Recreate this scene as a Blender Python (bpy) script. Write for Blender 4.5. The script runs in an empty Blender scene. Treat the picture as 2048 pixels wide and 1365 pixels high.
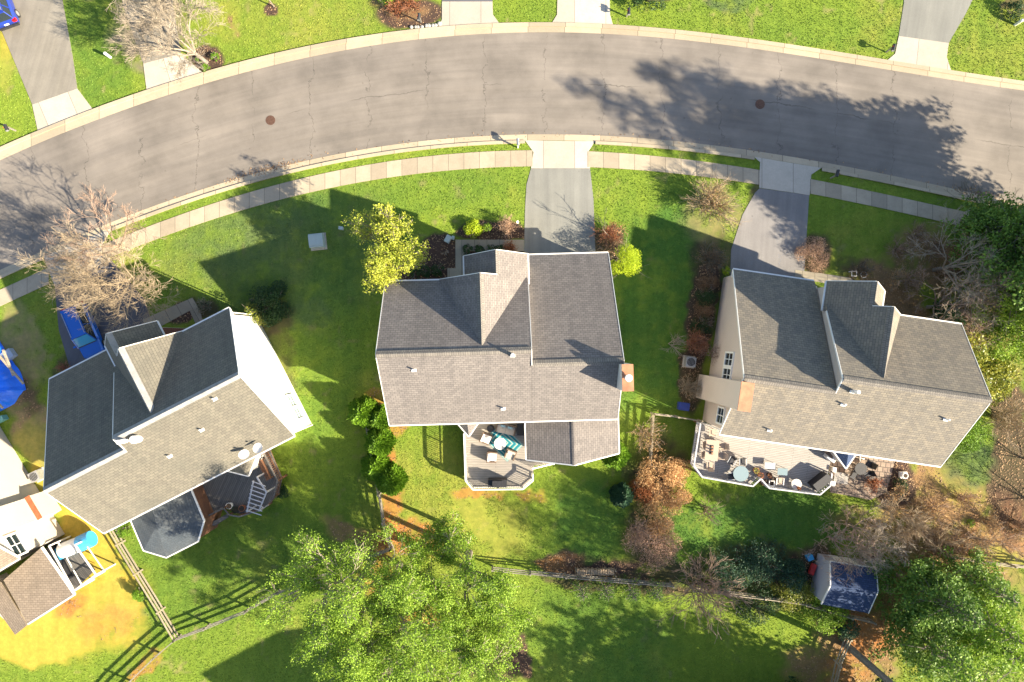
import bpy, math, random
import numpy as np
from mathutils import Vector, Matrix
R = math.radians
# ------------------------------------------------------------------ camera, light, exposure
CAMH, FPX = 54.0, 1296.0            # camera height (m), focal length in photo pixels
sc = bpy.context.scene
C = sc.collection
cam_d = bpy.data.cameras.new('camera'); cam = bpy.data.objects.new('camera', cam_d); C.objects.link(cam)
cam.location = (0, 0, CAMH); cam_d.sensor_width = 36; cam_d.lens = FPX / 2048 * 36
cam_d.clip_end = 3000; cam_d.clip_start = 0.5
sc.camera = cam
sc.view_settings.view_transform = 'Standard'; sc.view_settings.look = 'None'
sc.view_settings.exposure = 1.8; sc.view_settings.gamma = 1
SUN_EL = R(27.8); SX, SY = 0.9136, -0.4066          # towards the sun
to_sun = Vector((SX * math.cos(SUN_EL), SY * math.cos(SUN_EL), math.sin(SUN_EL)))
w = bpy.data.worlds.new('World'); sc.world = w; w.use_nodes = True
nt = w.node_tree; sky = nt.nodes.new('ShaderNodeTexSky'); sky.sky_type = 'NISHITA'; sky.sun_disc = False
sky.sun_elevation = SUN_EL; sky.sun_rotation = math.atan2(SX, SY)
sky.dust_density = 1.0; sky.ozone_density = 1.0
bg = nt.nodes['Background']; nt.links.new(sky.outputs[0], bg.inputs[0]); bg.inputs[1].default_value = 0.08
sd = bpy.data.lights.new('sun', 'SUN'); sd.energy = 5.0; sd.angle = R(0.6); sd.color = (1.0, 0.87, 0.66)
so = bpy.data.objects.new('sun', sd); C.objects.link(so); so.rotation_euler = to_sun.to_track_quat('Z', 'Y').to_euler()

# ------------------------------------------------------------------ helpers
def P(px, py, h=0.0):                # the point at height h that stands at this place of the plan
    k = (CAMH - h) / FPX
    return Vector(((px - 1024) * k, -(py - 682.5) * k, h))
def tag(o, label=None, cat=None, group=None, kind=None):
    if label: o['label'] = label
    if cat: o['category'] = cat
    if group: o['group'] = group
    if kind: o['kind'] = kind
    return o
def empty(name, loc, label, cat, group=None, rz=0.0):
    o = bpy.data.objects.new(name, None); C.objects.link(o); o.location = loc; o.rotation_euler.z = rz
    o.empty_display_size = .3
    return tag(o, label, cat, group)
def link(name, me, mat, parent=None, world=True):
    o = bpy.data.objects.new(name, me); C.objects.link(o)
    if mat: me.materials.append(mat)
    if parent is not None:
        o.parent = parent
        if world:
            o.matrix_parent_inverse = (Matrix.Translation(parent.location) @ parent.rotation_euler.to_matrix().to_4x4()).inverted()
    return o
class MB:
    """collects polygons; build() makes ONE mesh object with a metric UV map"""
    def __init__(s, uvrot=0.0): s.v = []; s.f = []; s.uvrot = uvrot; s.sm = []
    def poly(s, pts, smooth=False):
        n = len(s.v); s.v += [tuple(p) for p in pts]; s.f.append(tuple(range(n, n + len(pts)))); s.sm.append(smooth); return s
    def prism(s, pts, z0, z1):       # pts: list of (x,y)
        n = len(pts)
        a = sum(pts[i][0] * pts[(i + 1) % n][1] - pts[(i + 1) % n][0] * pts[i][1] for i in range(n))
        if a < 0: pts = pts[::-1]
        s.poly([(p[0], p[1], z1) for p in pts]); s.poly([(p[0], p[1], z0) for p in pts[::-1]])
        for i in range(n):
            p, q = pts[i], pts[(i + 1) % n]
            s.poly([(p[0], p[1], z0), (q[0], q[1], z0), (q[0], q[1], z1), (p[0], p[1], z1)])
        return s
    def box(s, c, d, rz=0.0, M=None):
        cx, cy, cz = c; hx, hy, hz = d[0] / 2, d[1] / 2, d[2] / 2
        ca, sa = math.cos(rz), math.sin(rz)
        vs = []
        for z in (-hz, hz):
            for x, y in ((-hx, -hy), (hx, -hy), (hx, hy), (-hx, hy)):
                p = Vector((x * ca - y * sa + cx, x * sa + y * ca + cy, z + cz)); vs.append(M @ p if M else p)
        for f in ((0, 3, 2, 1), (4, 5, 6, 7), (0, 1, 5, 4), (1, 2, 6, 5), (2, 3, 7, 6), (3, 0, 4, 7)): s.poly([vs[i] for i in f])
        return s
    def beam(s, a, b, wd, ht=None):  # rectangular bar from a to b, wd horizontally, ht vertically
        a, b = Vector(a), Vector(b); ht = ht or wd; d = (b - a).normalized()
        u = d.cross(Vector((0, 0, 1)))
        if u.length < 1e-3: u = Vector((1, 0, 0))
        u.normalize(); v = u.cross(d); u *= wd / 2; v *= ht / 2
        q = [[p - u - v, p + u - v, p + u + v, p - u + v] for p in (a, b)]
        s.poly(q[0][::-1]); s.poly(q[1])
        for i in range(4): j = (i + 1) % 4; s.poly([q[0][i], q[0][j], q[1][j], q[1][i]])
        return s
    def tube(s, a, b, r0, r1=None, n=8, cap=True, smooth=True):
        a, b = Vector(a), Vector(b); r1 = r0 if r1 is None else r1; d = (b - a).normalized()
        u = d.cross(Vector((0, 0, 1)))
        if u.length < 1e-3: u = Vector((1, 0, 0))
        u.normalize(); v = d.cross(u)
        A = [a + (u * math.cos(t) + v * math.sin(t)) * r0 for t in [2 * math.pi * i / n for i in range(n)]]
        B = [b + (u * math.cos(t) + v * math.sin(t)) * r1 for t in [2 * math.pi * i / n for i in range(n)]]
        for i in range(n): j = (i + 1) % n; s.poly([A[i], A[j], B[j], B[i]], smooth)
        if cap: s.poly(A[::-1]); s.poly(B)
        return s
    def dome(s, c, r, rz, n=14, m=5, full=False):
        c = Vector(c); t0 = -math.pi / 2 if full else 0
        ring = lambda k: [c + Vector((r * math.cos(t0 + (math.pi / 2 - t0) * k / m) * math.cos(2 * math.pi * i / n), r * math.cos(t0 + (math.pi / 2 - t0) * k / m) * math.sin(2 * math.pi * i / n), rz * math.sin(t0 + (math.pi / 2 - t0) * k / m))) for i in range(n)]
        for k in range(m):
            A, B = ring(k), ring(k + 1)
            for i in range(n): j = (i + 1) % n; s.poly([A[i], A[j], B[j], B[i]], True)
        return s
    def slab(s, pts, t):             # sloping plate, top = pts, thickness t downwards
        pts = [Vector(p) for p in pts]
        n = (pts[1] - pts[0]).cross(pts[2] - pts[0])
        if n.z < 0: pts = pts[::-1]
        lo = [p - Vector((0, 0, t)) for p in pts]
        s.poly(pts); s.poly(lo[::-1]); k = len(pts)
        for i in range(k): j = (i + 1) % k; s.poly([lo[i], lo[j], pts[j], pts[i]])
        return s
    def build(s, name, mat, parent=None, uvs=None):
        me = bpy.data.meshes.new(name); me.from_pydata(s.v, [], s.f)
        uv = me.uv_layers.new(name='UVMap').data
        ca, sa = math.cos(s.uvrot), math.sin(s.uvrot)
        for pi, p in enumerate(me.polygons):
            p.use_smooth = s.sm[pi]
            n = p.normal.copy()
            if n.z < 0: n = -n
            if n.z > 0.985: u, v = Vector((ca, sa, 0)), Vector((-sa, ca, 0))
            else: u = Vector((0, 0, 1)).cross(n).normalized(); v = n.cross(u)
            for li in p.loop_indices:
                co = me.vertices[me.loops[li].vertex_index].co
                uv[li].uv = (co.dot(u), co.dot(v)) if uvs is None else uvs[me.loops[li].vertex_index]
        return link(name, me, mat, parent)
def quads_obj(name, V, mat, parent=None, col=None):   # V: (N,4,3) array
    N = len(V); me = bpy.data.meshes.new(name)
    me.vertices.add(N * 4); me.vertices.foreach_set('co', np.ascontiguousarray(V, dtype=np.float32).ravel())
    me.loops.add(N * 4); me.loops.foreach_set('vertex_index', np.arange(N * 4, dtype=np.int32))
    me.polygons.add(N); me.polygons.foreach_set('loop_start', np.arange(0, N * 4, 4, dtype=np.int32))
    me.update(calc_edges=True); me.validate()
    return link(name, me, mat, parent)

# ------------------------------------------------------------------ materials
class NT:
    def __init__(s, name):
        s.m = bpy.data.materials.new(name); s.m.use_nodes = True; s.t = s.m.node_tree
        s.b = s.t.nodes['Principled BSDF']
    def n(s, typ, **kw):
        x = s.t.nodes.new(typ)
        for k, v in kw.items(): setattr(x, k, v)
        return x
    def l(s, a, b): s.t.links.new(a, b)
    def noise(s, scale, detail=3, rough=.55, coord=None):
        x = s.n('ShaderNodeTexNoise'); x.inputs['Scale'].default_value = scale; x.inputs['Detail'].default_value = detail; x.inputs['Roughness'].default_value = rough
        if coord is not None: s.l(coord, x.inputs['Vector'])
        return x.outputs['Fac']
    def ramp(s, fac, a, b, c0=(0, 0, 0, 1), c1=(1, 1, 1, 1)):
        x = s.n('ShaderNodeValToRGB'); e = x.color_ramp.elements; e[0].position = a; e[1].position = b; e[0].color = c0; e[1].color = c1
        s.l(fac, x.inputs[0]); return x.outputs[0]
    def mix(s, fac, a, b, mode='MIX'):
        x = s.n('ShaderNodeMix', data_type='RGBA', blend_type=mode)
        for sock, val in ((x.inputs[0], fac), (x.inputs[6], a), (x.inputs[7], b)):
            if hasattr(val, 'links'): s.l(val, sock)
            elif isinstance(val, (int, float)): sock.default_value = val
            else: sock.default_value = (*val[:3], 1)
        return x.outputs[2]
    def math(s, op, a, b=None, c=None):
        x = s.n('ShaderNodeMath', operation=op)
        for i, val in enumerate((a, b, c)):
            if val is None: continue
            if hasattr(val, 'links'): s.l(val, x.inputs[i])
            else: x.inputs[i].default_value = val
        return x.outputs[0]
    def bump(s, h, strength=.5, dist=.02):
        x = s.n('ShaderNodeBump'); x.inputs['Strength'].default_value = strength; x.inputs['Distance'].default_value = dist
        s.l(h, x.inputs['Height']); s.l(x.outputs[0], s.b.inputs['Normal'])
    def col(s, c):
        if hasattr(c, 'links'): s.l(c, s.b.inputs['Base Color'])
        else: s.b.inputs['Base Color'].default_value = (*c, 1)
    @property
    def uv(s): return s.n('ShaderNodeUVMap').outputs[0]
    @property
    def obj(s): return s.n('ShaderNodeNewGeometry').outputs['Position']
def mplain(name, c, var=.25, scale=6, rough=.8, metal=0, bump=0.0):
    m = NT(name); f = m.noise(scale, 4, .6, m.obj)
    a = tuple(x * (1 - var) for x in c); b = tuple(min(1, x * (1 + var)) for x in c)
    m.col(m.mix(m.ramp(f, .3, .7), a, b)); m.b.inputs['Roughness'].default_value = rough; m.b.inputs['Metallic'].default_value = metal
    if bump: m.bump(f, bump, .03)
    return m.m
def mshingle(name, c1, c2, cm, stain=(0, 0, 0), st=.3, course=.19, wid=.34, bump=.8):
    m = NT(name); uv = m.uv
    br = m.n('ShaderNodeTexBrick'); br.offset = .5
    for k, v in (('Scale', 1), ('Mortar Size', .012), ('Mortar Smooth', .3), ('Bias', 0), ('Brick Width', wid), ('Row Height', course)): br.inputs[k].default_value = v
    br.inputs['Color1'].default_value = (*c1, 1); br.inputs['Color2'].default_value = (*c2, 1); br.inputs['Mortar'].default_value = (*cm, 1)
    m.l(uv, br.inputs['Vector'])
    n1 = m.noise(.35, 5, .6, uv); n2 = m.noise(14, 3, .7, uv)
    c = m.mix(m.math('MULTIPLY', m.ramp(n1, .45, .75), st), br.outputs['Color'], stain)
    mp = m.n('ShaderNodeMapping'); mp.inputs['Scale'].default_value = (1.6, .12, 1); m.l(uv, mp.inputs[0]); n4 = m.noise(1.0, 5, .7, mp.outputs[0])
    c = m.mix(.55, c, m.ramp(n4, .3, .7, (.74, .74, .76, 1), (1.2, 1.19, 1.17, 1)), 'MULTIPLY')
    c = m.mix(.35, c, m.ramp(n2, .2, .8, (.55, .55, .55, 1), (1.45, 1.45, 1.45, 1)), 'MULTIPLY'); m.col(c)
    sep = m.n('ShaderNodeSeparateXYZ'); m.l(uv, sep.inputs[0])
    saw = m.math('FRACT', m.math('DIVIDE', sep.outputs[1], course))
    saw = m.math('SUBTRACT', 1.0, saw)
    h = m.math('ADD', m.math('MULTIPLY', saw, .7), m.math('MULTIPLY', n2, .5))
    m.bump(h, bump, .035); m.b.inputs['Roughness'].default_value = .9
    return m.m
def msiding(name, c, lap=.115, dirt=.1):
    m = NT(name); uv = m.uv; sep = m.n('ShaderNodeSeparateXYZ'); m.l(uv, sep.inputs[0])
    saw = m.math('FRACT', m.math('DIVIDE', sep.outputs[1], lap))
    n = m.noise(.8, 4, .6, uv)
    m.col(m.mix(m.math('MULTIPLY', m.ramp(n, .45, .8), dirt), m.mix(m.ramp(saw, .03, .1), tuple(x * .55 for x in c), c), (.3, .26, .2)))
    m.bump(saw, .35, .02); m.b.inputs['Roughness'].default_value = .6
    return m.m
def mboards(name, c1, c2, wdt=.14, vert=False, dark=(.03, .025, .02), rough=.75, streak=.5):
    m = NT(name); uv = m.uv
    br = m.n('ShaderNodeTexBrick'); br.offset = .37
    for k, v in (('Scale', 1), ('Mortar Size', .008), ('Mortar Smooth', .1), ('Brick Width', 3.6), ('Row Height', wdt)): br.inputs[k].default_value = v
    br.inputs['Color1'].default_value = (*c1, 1); br.inputs['Color2'].default_value = (*c2, 1); br.inputs['Mortar'].default_value = (*dark, 1)
    m.l(uv, br.inputs['Vector'])
    mp = m.n('ShaderNodeMapping'); mp.inputs['Scale'].default_value = (.6, 7, 1); m.l(uv, mp.inputs[0])
    n = m.noise(2.5, 4, .6, mp.outputs[0])
    m.col(m.mix(streak, br.outputs['Color'], m.ramp(n, .25, .8, (.4, .4, .4, 1), (1.3, 1.3, 1.3, 1)), 'MULTIPLY'))
    m.bump(br.outputs['Fac'], -.4, .02); m.b.inputs['Roughness'].default_value = rough
    return m.m
def mslabs(name, c, spacing, jw=.02, stain=.35, across=False):
    m = NT(name); uv = m.uv; sep = m.n('ShaderNodeSeparateXYZ'); m.l(uv, sep.inputs[0])
    t = m.math('DIVIDE', sep.outputs[0], spacing); fr = m.math('FRACT', t)
    j = m.math('LESS_THAN', fr, jw / spacing)
    wn = m.n('ShaderNodeTexWhiteNoise', noise_dimensions='1D'); m.l(m.math('FLOOR', t), wn.inputs['W'])
    n1 = m.noise(.9, 5, .65, m.obj); n2 = m.noise(9, 3, .6, m.obj)
    cc = m.mix(m.ramp(wn.outputs[0], 0, 1), tuple(x * .80 for x in c), tuple(min(1, x * 1.10) for x in c))
    cc = m.mix(m.math('MULTIPLY', m.ramp(n1, .4, .8), stain), cc, tuple(x * .5 for x in c))
    cc = m.mix(.5, cc, m.ramp(n2, .2, .8, (.8, .8, .8, 1), (1.15, 1.15, 1.15, 1)), 'MULTIPLY')
    m.col(m.mix(j, cc, tuple(x * .22 for x in c))); m.b.inputs['Roughness'].default_value = .9; m.bump(n2, .15, .01)
    return m.m
def masphalt(name, c, cracks=True, patch=.25):
    m = NT(name); uv = m.uv; pos = m.obj; sep = m.n('ShaderNodeSeparateXYZ'); m.l(uv, sep.inputs[0])
    n1 = m.noise(.25, 5, .6, pos); n2 = m.noise(22, 3, .7, pos)
    mp = m.n('ShaderNodeMapping'); mp.inputs['Scale'].default_value = (.12, 2.2, 1); m.l(uv, mp.inputs[0])
    n3 = m.noise(1.2, 5, .6, mp.outputs[0])
    cc = m.mix(m.ramp(n1, .3, .7), tuple(x * (1 - patch) for x in c), tuple(x * (1 + patch) for x in c))
    cc = m.mix(.35, cc, m.ramp(n3, .3, .75, (.7, .7, .7, 1), (1.25, 1.25, 1.25, 1)), 'MULTIPLY')
    cc = m.mix(.6, cc, m.ramp(n2, .2, .8, (.72, .72, .72, 1), (1.28, 1.28, 1.28, 1)), 'MULTIPLY')
    if cracks:
        wob = m.math('MULTIPLY', m.math('SUBTRACT', m.noise(.55, 6, .65, pos), .5), 2.4)
        t = m.math('DIVIDE', m.math('ADD', sep.outputs[0], wob), 4.9)
        d = m.math('ABSOLUTE', m.math('SUBTRACT', m.math('FRACT', t), .5))
        g = m.ramp(m.noise(.5, 2, .5, pos), .40, .50)
        cr = m.math('MULTIPLY', m.ramp(d, .0022, .0058, (1, 1, 1, 1), (0, 0, 0, 1)), g)
        wob2 = m.math('MULTIPLY', m.math('SUBTRACT', m.noise(.7, 6, .6, pos), .5), .8)
        d2 = m.math('ABSOLUTE', m.math('ADD', sep.outputs[1], wob2))
        g2 = m.ramp(m.noise(.16, 2, .5, pos), .5, .58)
        cr2 = m.math('MULTIPLY', m.ramp(d2, .02, .05, (1, 1, 1, 1), (0, 0, 0, 1)), g2)
        seam = m.math('MULTIPLY', m.ramp(m.math('ABSOLUTE', m.math('SUBTRACT', sep.outputs[1], .15)), .10, .5, (1, 1, 1, 1), (0, 0, 0, 1)), .25)
        cc = m.mix(seam, cc, tuple(min(1, x * 1.35) for x in c))
        cc = m.mix(m.math('MULTIPLY', m.math('MAXIMUM', cr, m.math('MULTIPLY', cr2, .7)), .7), cc, tuple(x * .18 for x in c))
    vo = m.n('ShaderNodeTexVoronoi'); vo.inputs['Scale'].default_value = .9; m.l(pos, vo.inputs['Vector'])
    sp = m.math('MULTIPLY', m.ramp(vo.outputs['Distance'], .03, .10, (1, 1, 1, 1), (0, 0, 0, 1)), m.ramp(m.noise(.3, 2, .5, pos), .5, .56))
    cc = m.mix(m.math('MULTIPLY', sp, .45), cc, tuple(x * .4 for x in c))
    mp2 = m.n('ShaderNodeMapping'); mp2.inputs['Scale'].default_value = (.06, 1.1, 1); m.l(uv, mp2.inputs[0])
    cc = m.mix(.5, cc, m.ramp(m.noise(1.0, 3, .5, mp2.outputs[0]), .35, .65, (.84, .84, .86, 1), (1.12, 1.11, 1.1, 1)), 'MULTIPLY')
    m.col(cc); m.b.inputs['Roughness'].default_value = .88; m.bump(n2, .25, .012)
    return m.m
def mleaf(name, c1, c2, rough=.55, trans=.25):
    m = NT(name); g = m.n('ShaderNodeNewGeometry')
    n = m.noise(.55, 3, .6, g.outputs['Position'])
    f = m.math('ADD', m.math('MULTIPLY', g.outputs['Random Per Island'], .65), m.math('MULTIPLY', m.math('SUBTRACT', n, .5), 1.2))
    f = m.math('ADD', f, .15)
    cc = m.mix(m.ramp(f, 0, 1), c1, c2); m.col(cc); m.b.inputs['Roughness'].default_value = rough
    m.b.inputs['Specular IOR Level'].default_value = .3
    tr = m.n('ShaderNodeBsdfTranslucent'); m.l(cc, tr.inputs[0]); mx = m.n('ShaderNodeMixShader'); mx.inputs[0].default_value = trans
    m.l(m.b.outputs[0], mx.inputs[1]); m.l(tr.outputs[0], mx.inputs[2]); m.l(mx.outputs[0], m.t.nodes['Material Output'].inputs[0])
    return m.m
def mpaint(name, c, rough=.25, metal=.2, coat=.6):
    m = NT(name); m.col(c); m.b.inputs['Roughness'].default_value = rough; m.b.inputs['Metallic'].default_value = metal; m.b.inputs['Coat Weight'].default_value = coat
    return m.m
def mglass(name, c=(.02, .03, .035), rough=.08):
    m = NT(name); m.col(c); m.b.inputs['Roughness'].default_value = rough; m.b.inputs['Specular IOR Level'].default_value = .8
    return m.m
def mpavers(name, c1, c2, cm, bw=.45, rh=.45, off=0.0):
    m = NT(name); uv = m.uv; br = m.n('ShaderNodeTexBrick'); br.offset = off
    for k, v in (('Scale', 1), ('Mortar Size', .03), ('Mortar Smooth', .2), ('Brick Width', bw), ('Row Height', rh)): br.inputs[k].default_value = v
    br.inputs['Color1'].default_value = (*c1, 1); br.inputs['Color2'].default_value = (*c2, 1); br.inputs['Mortar'].default_value = (*cm, 1)
    m.l(uv, br.inputs['Vector']); m.col(m.mix(.5, br.outputs[0], m.ramp(m.noise(3, 4, .6, m.obj), .3, .7, (.7, .7, .7, 1), (1.2, 1.2, 1.2, 1)), 'MULTIPLY'))
    m.bump(br.outputs['Fac'], -.3, .02); m.b.inputs['Roughness'].default_value = .85
    return m.m
M = dict(
    road=masphalt('road_asphalt', (.185, .163, .14)),
    drive=masphalt('driveway_asphalt', (.20, .20, .18), False, .12),
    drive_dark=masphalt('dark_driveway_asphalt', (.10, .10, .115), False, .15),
    drive_mid=masphalt('grey_driveway_asphalt', (.20, .19, .185), False, .15),
    drive_tan=masphalt('weathered_driveway', (.22, .20, .165), False, .2),
    kerb=mslabs('kerb_concrete', (.42, .35, .25), 3.05, .035, .3),
    walk=mslabs('sidewalk_concrete', (.40, .335, .245), 1.3, .03, .45),
    apron=mslabs('apron_concrete', (.47, .42, .35), 2.6, .03, .3),
    path=mslabs('path_concrete', (.33, .29, .22), 1.05, .03, .4),
    brickpath=mpavers('brick_paving', (.30, .07, .05), (.22, .05, .04), (.08, .05, .04), .2, .1, .5),
    paver=mpavers('patio_pavers', (.32, .25, .19), (.25, .18, .14), (.06, .05, .04), .42, .42, .5),
    roof_mid=mshingle('greyish_brown_shingles', (.205, .182, .168), (.152, .136, .128), (.06, .055, .055), (.10, .09, .085), .2),
    roof_left=mshingle('weathered_olive_shingles', (.165, .150, .118), (.13, .118, .096), (.06, .055, .045), (.09, .09, .075), .55, .22, .36, 1.0),
    roof_right=mshingle('tan_grey_shingles', (.225, .195, .152), (.155, .14, .12), (.07, .065, .06), (.13, .12, .10), .25, .20, .36),
    cap=mshingle('ridge_cap_shingles', (.21, .19, .165), (.16, .145, .13), (.05, .045, .045), (.1, .09, .08), .2, .3, .16),
    cap_pale=mplain('pale_ridge_flashing', (.24, .235, .235), .2, 3, .6),
    roof_brown=mshingle('brown_shingles', (.25, .20, .15), (.20, .16, .12), (.08, .06, .05), (.1, .08, .06), .3),
    roof_blue=mshingle('blue_grey_shingles', (.035, .065, .15), (.025, .05, .12), (.012, .02, .05), (.02, .03, .06), .3, .16, .3),
    white=mplain('white_paint', (.78, .76, .72), .05, 3, .5),
    trimgray=mplain('greyed_white_rail', (.50, .49, .51), .08, 3, .5),
    sid_left=msiding('cream_siding', (.80, .77, .70)),
    sid_mid=msiding('pale_siding', (.68, .65, .60)),
    sid_right=msiding('pinkish_beige_siding', (.60, .50, .43)),
    sid_far=msiding('off_white_siding', (.56, .50, .44)),
    sid_shed=msiding('pale_grey_siding', (.42, .42, .45)),
    copper=mplain('orange_copper_cap', (.42, .19, .10), .25, 2, .55, .1),
    rust=mplain('rusty_cap', (.33, .09, .035), .35, 3, .7),
    metal=mplain('galvanised_metal', (.45, .46, .47), .15, 5, .45, .6),
    dkmetal=mplain('dark_metal', (.04, .04, .045), .2, 5, .5, .3),
    black=mplain('black_cover', (.018, .018, .022), .3, 8, .6, 0, .2),
    glass=mglass('window_glass'),
    paleglass=mglass('pale_glass', (.22, .29, .31), .1),
    deck=mboards('grey_deck_boards', (.33, .30, .26), (.30, .27, .24)),
    deck_dark=mboards('weathered_deck_boards', (.16, .15, .14), (.11, .105, .10)),
    deck_pale=mboards('pale_deck_boards', (.37, .345, .32), (.35, .325, .30), .14),
    cedar=mboards('orange_brown_wood', (.22, .10, .05), (.17, .075, .04), .2),
    wood=mboards('bleached_rail_wood', (.42, .36, .26), (.36, .30, .22), .2),
    wood_grey=mboards('grey_rail_wood', (.30, .27, .22), (.24, .22, .18), .2),
    bark=mplain('grey_bark', (.20, .17, .14), .35, 8, .9, 0, .5),
    twig_tan=mplain('tan_twigs', (.33, .255, .165), .2, 2, .8),
    twig_pale=mplain('pale_grey_twigs', (.30, .25, .19), .2, 2, .8),
    twig_pink=mplain('pinkish_brown_twigs', (.30, .205, .15), .25, 2, .8),
    twig_red=mplain('reddish_twigs', (.28, .13, .08), .25, 2, .8),
    twig_dark=mplain('dark_twigs', (.12, .11, .08), .3, 2, .85),
    leaf_spring=mleaf('fresh_green_leaves', (.10, .20, .015), (.34, .49, .05)),
    leaf_dark=mleaf('dark_green_leaves', (.012, .035, .012), (.05, .11, .03)),
    leaf_teal=mleaf('blue_green_leaves', (.02, .055, .035), (.07, .15, .07)),
    leaf_arb=mleaf('arborvitae_green', (.06, .14, .008), (.20, .36, .02), .6, .15),
    leaf_lime=mleaf('lime_green_leaves', (.20, .30, .01), (.50, .60, .02), .6, .2),
    leaf_yel=mleaf('yellow_green_leaves', (.17, .25, .02), (.62, .62, .08)),
    leaf_mag=mleaf('glossy_mixed_leaves', (.05, .11, .02), (.46, .44, .06), .4),
    leaf_pine=mleaf('pine_green_needles', (.05, .12, .02), (.24, .38, .06)),
    leaf_tan=mleaf('tan_dead_leaves', (.34, .18, .07), (.74, .47, .22), .7, .2),
    leaf_pink=mleaf('pinkish_dead_leaves', (.30, .18, .12), (.56, .37, .25), .7, .2),
    leaf_rust=mleaf('rust_leaves', (.20, .06, .02), (.40, .15, .05), .7, .2),
    leaf_brown=mleaf('brown_leaves', (.12, .07, .04), (.28, .17, .09), .7, .2),
    stone=mplain('grey_stone', (.35, .34, .31), .3, 6, .85, 0, .3),
    palebox=mplain('pale_green_grey_enamel', (.36, .42, .40), .06, 4, .5),
    blue_tarp=mplain('blue_tarpaulin', (.008, .16, .85), .15, 1.5, .4, 0, .4),
    blue_car=mpaint('metallic_blue_paint', (.01, .12, .52)),
    navy_car=mpaint('deep_blue_paint', (.02, .05, .33)),
    blue_plastic=mplain('sky_blue_plastic', (.05, .33, .62), .15, 4, .4),
    sun_shade=mglass('blue_windscreen_shade', (.02, .30, .52), .2),
    red=mplain('red_plastic', (.45, .03, .03), .2, 4, .5),
    cushion=mplain('cream_cushion', (.72, .66, .60), .05, 5, .9),
    cushion2=mplain('beige_cushion', (.52, .44, .36), .08, 5, .9),
    wicker=mplain('brown_wicker', (.16, .11, .08), .4, 40, .8),
    tan_mesh=mplain('tan_sling_fabric', (.40, .32, .25), .1, 10, .8),
    terracotta=mplain('terracotta', (.40, .14, .06), .15, 6, .8),
    soil=mplain('potting_soil', (.05, .035, .025), .4, 12, .95, 0, .5),
    barrel=mplain('tan_plastic_barrel', (.42, .36, .22), .15, 3, .6),
    manhole=mplain('rusty_iron', (.12, .065, .045), .3, 12, .7, .3, .4),
    tyre=mplain('black_rubber', (.02, .02, .02), .2, 8, .8),
    light_red=mpaint('red_lamp_plastic', (.55, .01, .01), .2, 0, .5),
    teal=mplain('teal_fabric', (.01, .17, .21), .15, 12, .9),
    cream=mplain('cream_band_fabric', (.42, .42, .36), .1, 12, .9),
    ltblue=mplain('pale_blue_fabric', (.30, .45, .50), .1, 8, .9),
    chalk=mplain('white_chalk', (.22, .23, .26), .25, 12, .95),
    mulch=mplain('dark_mulch', (.085, .055, .045), .55, 9, .95, 0, .9),
    hay=mplain('log_ends', (.36, .27, .18), .4, 10, .9),
)
# glowing yard lamp (it is lit in the photograph)
_l = NT('lit_lamp'); _l.b.inputs['Emission Color'].default_value = (1, .75, .25, 1); _l.b.inputs['Emission Strength'].default_value = 6; M['lamp'] = _l.m

# ------------------------------------------------------------------ the ground
rng = np.random.default_rng(7)
def vnoise(x, y, s, seed):
    g = np.random.default_rng(seed).random((256, 256))
    X, Y = x / s + 1000, y / s + 1000; i, j = np.floor(X).astype(int), np.floor(Y).astype(int); fx, fy = X - i, Y - j
    fx = fx * fx * (3 - 2 * fx); fy = fy * fy * (3 - 2 * fy)
    a = g[i % 256, j % 256]; b = g[(i + 1) % 256, j % 256]; c = g[i % 256, (j + 1) % 256]; d = g[(i + 1) % 256, (j + 1) % 256]
    return (a * (1 - fx) + b * fx) * (1 - fy) + (c * (1 - fx) + d * fx) * fy
GRASS = (.172, .243, .03); LUSH_SHADE = (.062, .145, .026); STRAW = (.30, .28, .06); GOLD = (.45, .315, .055); MULCH = (.075, .048, .04)
LEAF = (.25, .155, .08); CLAY = (.40, .165, .055); TAN = (.26, .20, .11); DULL = (.08, .125, .05); GRAVEL = (.20, .16, .13)
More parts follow.
